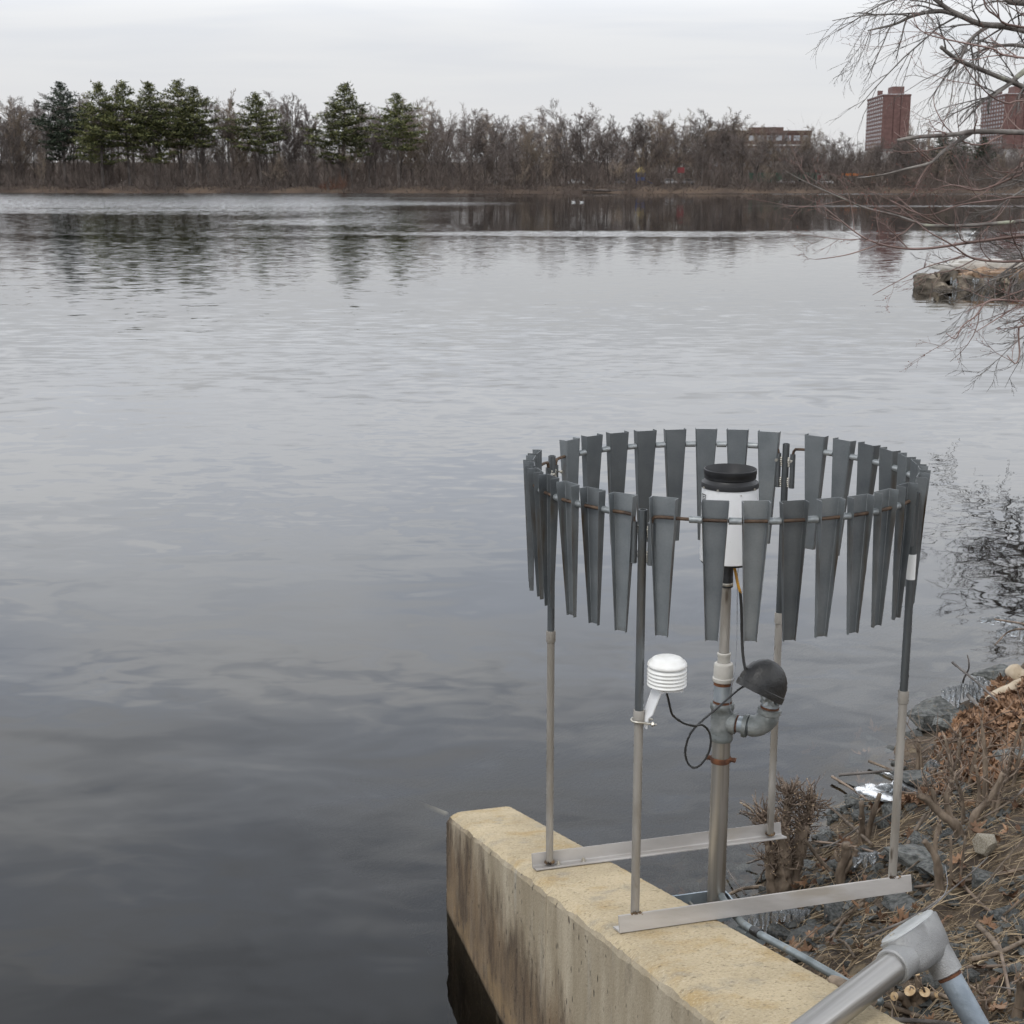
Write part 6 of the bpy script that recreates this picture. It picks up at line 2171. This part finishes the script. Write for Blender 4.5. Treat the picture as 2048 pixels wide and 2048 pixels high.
# ------------------------------------------------------------------ ice hanging on twigs and stones at the waterline
def ice_clump(label, c, w, h, n, seed, flat=False):
    rng = random.Random(seed)
    m = MB()
    c = Vector(c)
    cap = []
    for i in range(n):
        t = (i + .5) / n - .5
        x_ = t * w * .95
        hh_ = h * rng.uniform(.45, 1.0) * (1 - .9 * abs(t) ** 1.6)
        p = c + Vector((x_, rng.uniform(-.02, .02), h * .45 * (1 - 2.2 * t * t)))
        tip = p - Vector((rng.uniform(-.01, .01), 0, hh_))
        rr = w / n * rng.uniform(.45, .75)
        m.tube([p + Vector((0, 0, .01)), p.lerp(tip, .35), p.lerp(tip, .75), tip], [rr * .8, rr, rr * .6, rr * .12], 7)
        cap.append(p)
    if flat:
        for i in range(7):
            p = c + Vector((rng.uniform(-.5, .5) * w, rng.uniform(-.12, .12), rng.uniform(-.02, .04)))
            m.lathe([(.002, .012), (.05, .008), (.07, 0), (.05, -.01), (.002, -.012)], 9, Matrix.Translation(p) @ Matrix.Rotation(rng.uniform(-.5, .5), 4, 'X') @ Matrix.Rotation(rng.uniform(-.5, .5), 4, 'Y')
                    @ Matrix.Diagonal((rng.uniform(.7, 1.5), rng.uniform(.7, 1.2), 1, 1)), False)
    for i in range(len(cap) - 1):
        m.tube([cap[i], cap[i + 1]], w / n * .42, 7)
    return tag(m.build('ice_clump', MT['ice'], smooth=True), label, 'ice', 'ice clumps along the waterline')


ice_clump('largest clump of icicles hanging over the shallows by the leaf litter', (2.735, 8.519, 0.088), .25, .19, 9, 1)
ice_clump('small arched icicles right of the largest ice clump', (2.851, 8.552, 0.141), .12, .15, 4, 2)
ice_clump('flat shiny ice patch in the shallows behind the right post', (1.845, 6.797, 0.226), .30, .05, 6, 3, True)
ice_clump('ice fringe on stems left of the right post foot', (1.525, 5.844, 0.318), .15, .09, 6, 4)
ice_clump('clear ice fringe at the foot of the pollarded shrub under the rail', (1.127, 5.652, 0.147), .26, .12, 9, 5)
ice_clump('long pale ice sliver on a twig in the leaf litter edge', (2.179, 7.136, 0.181), .05, .16, 2, 6)
ice_clump('ice beads hanging from low twigs at the right edge above the driftwood', (3.256, 9.162, 0.300), .26, .09, 8, 7)
ice_clump('second row of ice beads on twigs near the right edge', (3.096, 9.024, 0.420), .24, .06, 7, 8)
for pts, lb in (([(3.059, 8.930, 0.300), (3.183, 9.035, 0.360), (3.168, 8.647, 0.500), (3.100, 8.156, 0.700)], 'icy twig drooping over the water at the right edge'),
                ([(3.018, 9.134, 0.420), (3.084, 8.947, 0.460), (3.070, 8.384, 0.600), (2.929, 7.624, 0.800)], 'upper icy twig drooping over the water at the right edge')):
    stick('icy_twig', pts, .004, .010, MT['twig_brown'], lb, None, 5, 'twig')

# sunken leaves and pebbles on the shelf under the clear shallows
sk = random.Random(33)
for i in range(60):
    x_, y_ = sk.uniform(0.5, 3.0), sk.uniform(5.2, 9.0)
    d = sdist(x_, y_)
    if not (-1.3 < d < -0.1):
        continue
    s_ = sk.uniform(.09, .17)
    o = link('sunken_leaf', sk.choice(LEAVES), None, (x_, y_, gz(x_, y_) + .02), (sk.gauss(0, .15), sk.gauss(0, .15), sk.uniform(0, 6.28)), (s_, s_, s_))
    tag(o, 'pale sunken leaf seen through the clear shallows beside the bank', 'leaf', 'sunken leaves in the shallows')
o = MB().tube([(-0.347, 7.267, -0.100), (-0.915, 9.051, -0.700), (-1.155, 9.840, -1.000)], .013, 10).build('submerged_pipe', MT['pvc'], smooth=True)
tag(o, 'pale submerged pipe running out from the wall end, fading into deep water', 'pipe')

# ------------------------------------------------------------------ overhanging trees on the right bank
def limb_tree(name, label, trunk_pts, trunk_r, limbs, seed, cfg, twig_mat, bark_mat, buds, extra):
    """limbs: list of (points, r0, r1, child count, child length)."""
    rng = random.Random(seed)
    root = thing(name, label, 'tree', trunk_pts[0])
    off = Vector(trunk_pts[0])
    L = lambda p: Vector(p) - off
    tp = smooth_path([L(p) for p in trunk_pts], 5)
    MB().tube(tp, [trunk_r * (1 - .55 * i / (len(tp) - 1)) for i in range(len(tp))], 14).build('trunk', MT[bark_mat], root, smooth=True)
    out = []
    bud = MB()
    for (pts, r0, r1, nch, clen, down) in limbs:
        pp_ = smooth_path([L(p) for p in pts], 5)
        k = len(pp_)
        rr = [r0 + (r1 - r0) * i / (k - 1) for i in range(k)]
        if r0 > 0.012:
            MB().tube(pp_, rr, 8).build('limb', MT[bark_mat], root, smooth=True)
        else:
            out.append((0, pp_, rr))
        for c in range(int(nch * cfg['few'])):
            t = rng.uniform(.15, 1.0)
            i = min(int(t * (k - 1)), k - 2)
            ax = (pp_[i + 1] - pp_[i]).normalized()
            a_ = ax.orthogonal(); a_.rotate(Matrix.Rotation(rng.uniform(0, 6.28), 3, ax))
            d = (ax * rng.uniform(.35, 1.1) + a_.normalized() * rng.uniform(.3, 1.0) + Vector((0, 0, down))).normalized()
            grow(out, pp_[i].copy(), d, clen * rng.uniform(.5, 1.2), max(min(rr[i] * .6, cfg['r0']), cfg['min']), 1, rng, cfg)
    m = MB()
    for lv, pts, rs in out:
        m.tube(pts, rs, 4 if lv <= 1 else 3, False)
        if buds:
            for i, p in enumerate(pts[1:]):
                if rng.random() < buds * (1.0 if lv >= 2 else .35):
                    s_ = rng.uniform(.0016, .0030)
                    q = p + Vector((rng.uniform(-1, 1), rng.uniform(-1, 1), rng.uniform(-.3, 1))) * .004
                    bud.add([(q.x + s_, q.y, q.z), (q.x - s_ * .5, q.y + s_ * .87, q.z), (q.x - s_ * .5, q.y - s_ * .87, q.z), (q.x, q.y, q.z + s_ * 2.2), (q.x, q.y, q.z - s_ * 1.2)],
                            [(0, 1, 3), (1, 2, 3), (2, 0, 3), (1, 0, 4), (2, 1, 4), (0, 2, 4)])
    tag(m.build('twigs', MT[twig_mat], root, smooth=True), kind='stuff')
    if bud.v:
        tag(bud.build('buds', MT['bud'], root), kind='stuff')
    return root


cfg_m = dict(seg=[4, 5, 4, 3], tip=[.5, .4, .45, .5], jit=[.1, .20, .28, .35], lift=[0, .06, .07, .06], n=[4, 4, 3], **{'from': [.2, .2, .2]},
             spread=[.6, .65, .7], len=[.5, .48, .45], short=[.3, .3, .2], rad=[.6, .6, .6], min=.0012, r0=.0050, few=.46)
T0 = (5.6, 9.6, gz(5.6, 9.6) - .1)
maple_limbs = [
    # lichen limb and its fork
    ([(5.5, 9.5, 3.3), (3.371, 9.200, 3.444), (3.026, 9.000, 3.447), (2.675, 8.800, 3.446), (2.528, 8.700, 3.427), (2.294, 8.600, 3.410), (2.179, 8.600, 3.391)], .019, .009, 10, .35, 0.0),
    ([(2.661, 8.800, 3.443), (2.480, 8.700, 3.340), (2.387, 8.650, 3.270), (2.248, 8.600, 3.237), (2.102, 8.600, 3.201), (1.961, 8.600, 3.184)], .013, .003, 10, .30, 0.0),
    ([(2.387, 8.650, 3.270), (2.304, 8.600, 3.151), (2.291, 8.600, 3.081)], .008, .003, 6, .3, -.1),
    ([(2.387, 8.650, 3.270), (2.278, 8.600, 3.350), (2.157, 8.600, 3.437)], .005, .002, 3, .2, 0),
    # long low sweeping twigs
    ([(5.5, 9.4, 2.6), (3.339, 9.000, 2.951), (2.997, 8.800, 2.939), (2.616, 8.600, 2.919), (2.351, 8.500, 2.922), (2.279, 8.500, 2.941), (2.159, 8.450, 2.978), (1.971, 8.400, 3.021), (1.863, 8.400, 3.064), (1.656, 8.400, 3.151), (1.514, 8.400, 3.222)], .013, .002, 16, .42, .12),
    ([(5.5, 9.4, 2.5), (3.308, 8.900, 2.878), (2.935, 8.600, 2.863), (2.561, 8.400, 2.831), (2.303, 8.300, 2.803), (2.131, 8.300, 2.808), (1.933, 8.200, 2.861), (1.786, 8.200, 2.963), (1.676, 8.200, 3.046)], .012, .002, 16, .40, .08),
    ([(2.026, 8.250, 2.829), (1.852, 8.200, 2.777), (1.711, 8.200, 2.753), (1.667, 8.200, 2.750)], .004, .0015, 4, .15, 0),
    ([(5.5, 9.3, 2.4), (3.285, 8.800, 2.713), (2.946, 8.600, 2.718), (2.764, 8.500, 2.721), (2.578, 8.400, 2.748), (2.435, 8.300, 2.824), (2.297, 8.300, 2.898), (2.224, 8.300, 2.958), (2.109, 8.300, 3.039)], .010, .002, 14, .40, .05),
    ([(2.544, 8.400, 2.757), (2.323, 8.400, 2.693), (2.174, 8.350, 2.626), (2.012, 8.300, 2.547)], .004, .0015, 5, .2, 0),
    ([(5.4, 9.2, 2.3), (3.171, 8.600, 2.495), (2.929, 8.500, 2.495), (2.699, 8.400, 2.508), (2.634, 8.400, 2.427), (2.556, 8.400, 2.365), (2.521, 8.400, 2.294), (2.465, 8.400, 2.325)], .009, .0025, 10, .34, -.05),
    ([(5.4, 9.2, 2.2), (3.181, 8.600, 2.380), (2.939, 8.500, 2.358), (2.911, 8.500, 2.324), (2.926, 8.500, 2.194), (2.907, 8.500, 2.139), (2.855, 8.500, 2.186)], .008, .003, 7, .25, -.1),
    ([(3.082, 8.600, 2.524), (2.908, 8.500, 2.475), (2.738, 8.400, 2.399), (2.630, 8.400, 2.328)], .006, .002, 12, .36, -.05),
    ([(3.104, 8.600, 2.610), (2.846, 8.500, 2.532), (2.647, 8.400, 2.483), (2.565, 8.400, 2.441)], .005, .002, 9, .30, -.05),
    # finer sprays across the right side
    ([(5.5, 9.5, 2.9), (3.254, 9.000, 3.260), (2.953, 8.800, 3.201), (2.696, 8.700, 3.117), (2.492, 8.600, 3.145), (2.325, 8.600, 3.084)], .010, .002, 20, .45, .08),
    ([(5.5, 9.5, 3.0), (3.239, 9.000, 3.071), (2.847, 8.800, 3.059), (2.586, 8.700, 3.032), (2.360, 8.600, 2.978), (2.156, 8.600, 3.062)], .008, .002, 18, .42, .1),
    ([(5.5, 9.5, 3.6), (3.295, 9.200, 3.642), (2.933, 9.100, 3.622), (2.715, 9.000, 3.745), (2.496, 8.900, 3.971), (2.349, 8.900, 4.015), (2.290, 8.900, 4.147)], .007, .002, 12, .40, .1),
    ([(5.5, 9.5, 3.8), (3.216, 9.200, 3.872), (2.822, 9.100, 3.933), (2.554, 9.000, 3.969), (2.406, 9.000, 4.008), (2.317, 9.000, 4.080)], .008, .002, 14, .40, .1),
    ([(5.5, 9.5, 3.4), (3.243, 9.100, 3.464), (2.771, 9.000, 3.375), (2.559, 8.900, 3.452), (2.470, 8.900, 3.571), (2.450, 8.900, 3.649)], .006, .0025, 7, .32, .1),
    ([(5.5, 9.5, 4.0), (3.267, 9.300, 4.053), (2.869, 9.200, 4.129), (2.787, 9.200, 4.242), (2.762, 9.200, 4.382)], .009, .003, 14, .5, .1),
    # crown above the frame
    ([(5.55, 9.55, 4.2), (5.0, 9.8, 5.2), (4.3, 10.2, 6.0), (3.6, 10.5, 6.6)], .05, .01, 40, .9, .15),
    ([(5.6, 9.6, 4.4), (5.6, 10.6, 5.6), (5.2, 11.8, 6.6), (5.0, 12.6, 7.4)], .05, .01, 34, .9, .2),
    ([(5.6, 9.6, 4.6), (6.4, 9.4, 5.8), (7.2, 9.6, 6.8)], .045, .01, 24, .9, .2),
    ([(5.6, 9.6, 4.8), (5.3, 9.0, 6.2), (5.2, 8.7, 7.4)], .045, .01, 26, .9, .2),
]
limb_tree('red_maple', 'leafless red-budded tree reaching twigs in from the right edge', [T0, (5.55, 9.6, 2.4), (5.6, 9.6, 3.6), (5.6, 9.6, 5.2)], .13, maple_limbs, 51, cfg_m, 'twig_red', 'bark_grey', .16, None)

cfg_b = dict(seg=[4, 6, 5, 4], tip=[.5, .35, .4, .4], jit=[.1, .14, .18, .2], lift=[0, -.05, -.08, -.08], n=[5, 6, 4], **{'from': [.2, .15, .2]},
             spread=[.6, .5, .5], len=[.5, .5, .5], short=[.3, .3, .2], rad=[.6, .55, .6], min=.0016, r0=.0075, few=.46)
T1 = (6.9, 12.6, gz(6.9, 12.6) - .1)
bank_limbs = [
    ([(6.7, 12.4, 4.67), (4.313, 11.930, 4.227), (3.863, 11.660, 4.275), (3.652, 11.550, 4.294), (3.464, 11.450, 4.298), (3.294, 11.400, 4.356), (3.199, 11.400, 4.402), (3.068, 11.400, 4.496)], 0.028, 0.0160, 26, 0.83, -.1),
    ([(3.317, 11.400, 4.346), (3.148, 11.400, 4.384), (2.951, 11.340, 4.350), (2.808, 11.340, 4.287), (2.651, 11.290, 4.248), (2.597, 11.290, 4.237)], 0.019, 0.0033, 18, 0.45, -.25),
    ([(6.7, 12.4, 4.14), (4.274, 11.930, 3.761), (3.894, 11.660, 3.861), (3.551, 11.400, 3.943), (3.229, 11.130, 4.018), (3.066, 11.020, 4.099)], 0.022, 0.0140, 10, 0.50, 0.0),
    ([(4.165, 11.820, 4.144), (3.886, 11.660, 3.975), (3.743, 11.550, 3.877), (3.580, 11.450, 3.759), (3.573, 11.450, 3.654)], 0.028, 0.0066, 8, 0.45, -.2),
    ([(3.743, 11.550, 3.877), (3.557, 11.450, 3.774), (3.384, 11.340, 3.625), (3.315, 11.340, 3.553)], 0.012, 0.0033, 7, 0.40, -.15),
    ([(3.554, 11.500, 4.296), (3.383, 11.400, 4.180), (3.285, 11.340, 3.999), (3.181, 11.340, 3.893)], 0.017, 0.0033, 18, 0.61, -.3),
    ([(6.7, 12.4, 4.99), (4.042, 11.660, 4.491), (3.626, 11.550, 4.549), (3.313, 11.400, 4.670), (3.118, 11.340, 4.593), (3.005, 11.290, 4.432)], 0.033, 0.0055, 18, 0.60, -.2),
    ([(6.7, 12.4, 3.83), (4.230, 11.870, 4.037), (3.918, 11.660, 4.149), (3.636, 11.550, 4.151), (3.405, 11.450, 4.078)], 0.028, 0.0055, 18, 0.61, -.1),
]
limb_tree('bank_tree', 'grey leafless tree with drooping twigs behind the red-budded tree, top right', [T1, (6.85, 12.6, 2.2), (6.8, 12.5, 3.8), (6.9, 12.6, 5.6)], .16, bank_limbs, 52, cfg_b, 'twig_grey', 'bark_grey', 0, None)

T2 = (12.2, 23.0, gz(12.2, 23.0) - .1)
shore_limbs = [
    # a tree farther along the bank whose mirror image lies on the near water
    ([(12.0, 22.9, 3.4), (10.6, 22.4, 4.0), (9.2, 22.0, 4.0), (7.9, 21.6, 3.4), (6.9, 21.4, 2.8)], .075, .010, 40, 1.1, -.06),
    ([(12.1, 22.9, 4.4), (11.1, 22.0, 6.6), (10.1, 21.4, 8.0), (9.3, 21.0, 8.6)], .09, .012, 30, 1.4, .0),
    ([(12.1, 23, 5.4), (11.7, 22.4, 8.0), (11.2, 22.0, 10.0), (10.8, 21.8, 11.6)], .09, .012, 26, 1.6, .1),
    ([(12.2, 23, 6.0), (13.0, 23.2, 8.6), (13.8, 23.4, 10.6)], .09, .012, 20, 1.7, .1),
    ([(11.9, 22.9, 3.0), (10.4, 22.6, 3.3), (9.0, 22.2, 2.9), (7.7, 21.8, 2.2), (6.7, 21.5, 1.6)], .07, .009, 40, 1.0, .0),
    ([(12.0, 22.9, 3.4), (10.4, 21.8, 3.6), (8.8, 20.8, 3.2), (7.5, 20.0, 2.5), (6.5, 19.5, 1.9)], .07, .009, 40, 1.0, .0),
    ([(11.6, 21.0, 2.6), (10.0, 20.0, 2.9), (8.4, 19.2, 2.6), (7.2, 18.6, 2.0), (6.3, 18.2, 1.2)], .06, .008, 26, 0.9, .04),
    ([(12.0, 22.9, 2.6), (10.6, 22.0, 2.7), (9.2, 21.0, 2.1), (8.0, 20.0, 1.3), (7.1, 19.4, 1.0)], .055, .008, 18, 0.8, .06),
]
cfg_s = dict(cfg_b, min=.004, r0=.02, few=.9, lift=[0, .03, .03, .02])
limb_tree('shore_tree', 'farther leafless tree low over the bank, mostly seen mirrored at right', [T2, (12.1, 23, 2.6), (12.1, 23, 4.6), (12.2, 23, 7.5)], .26, shore_limbs, 53, cfg_s, 'twig_grey', 'bark_grey', 0, None)
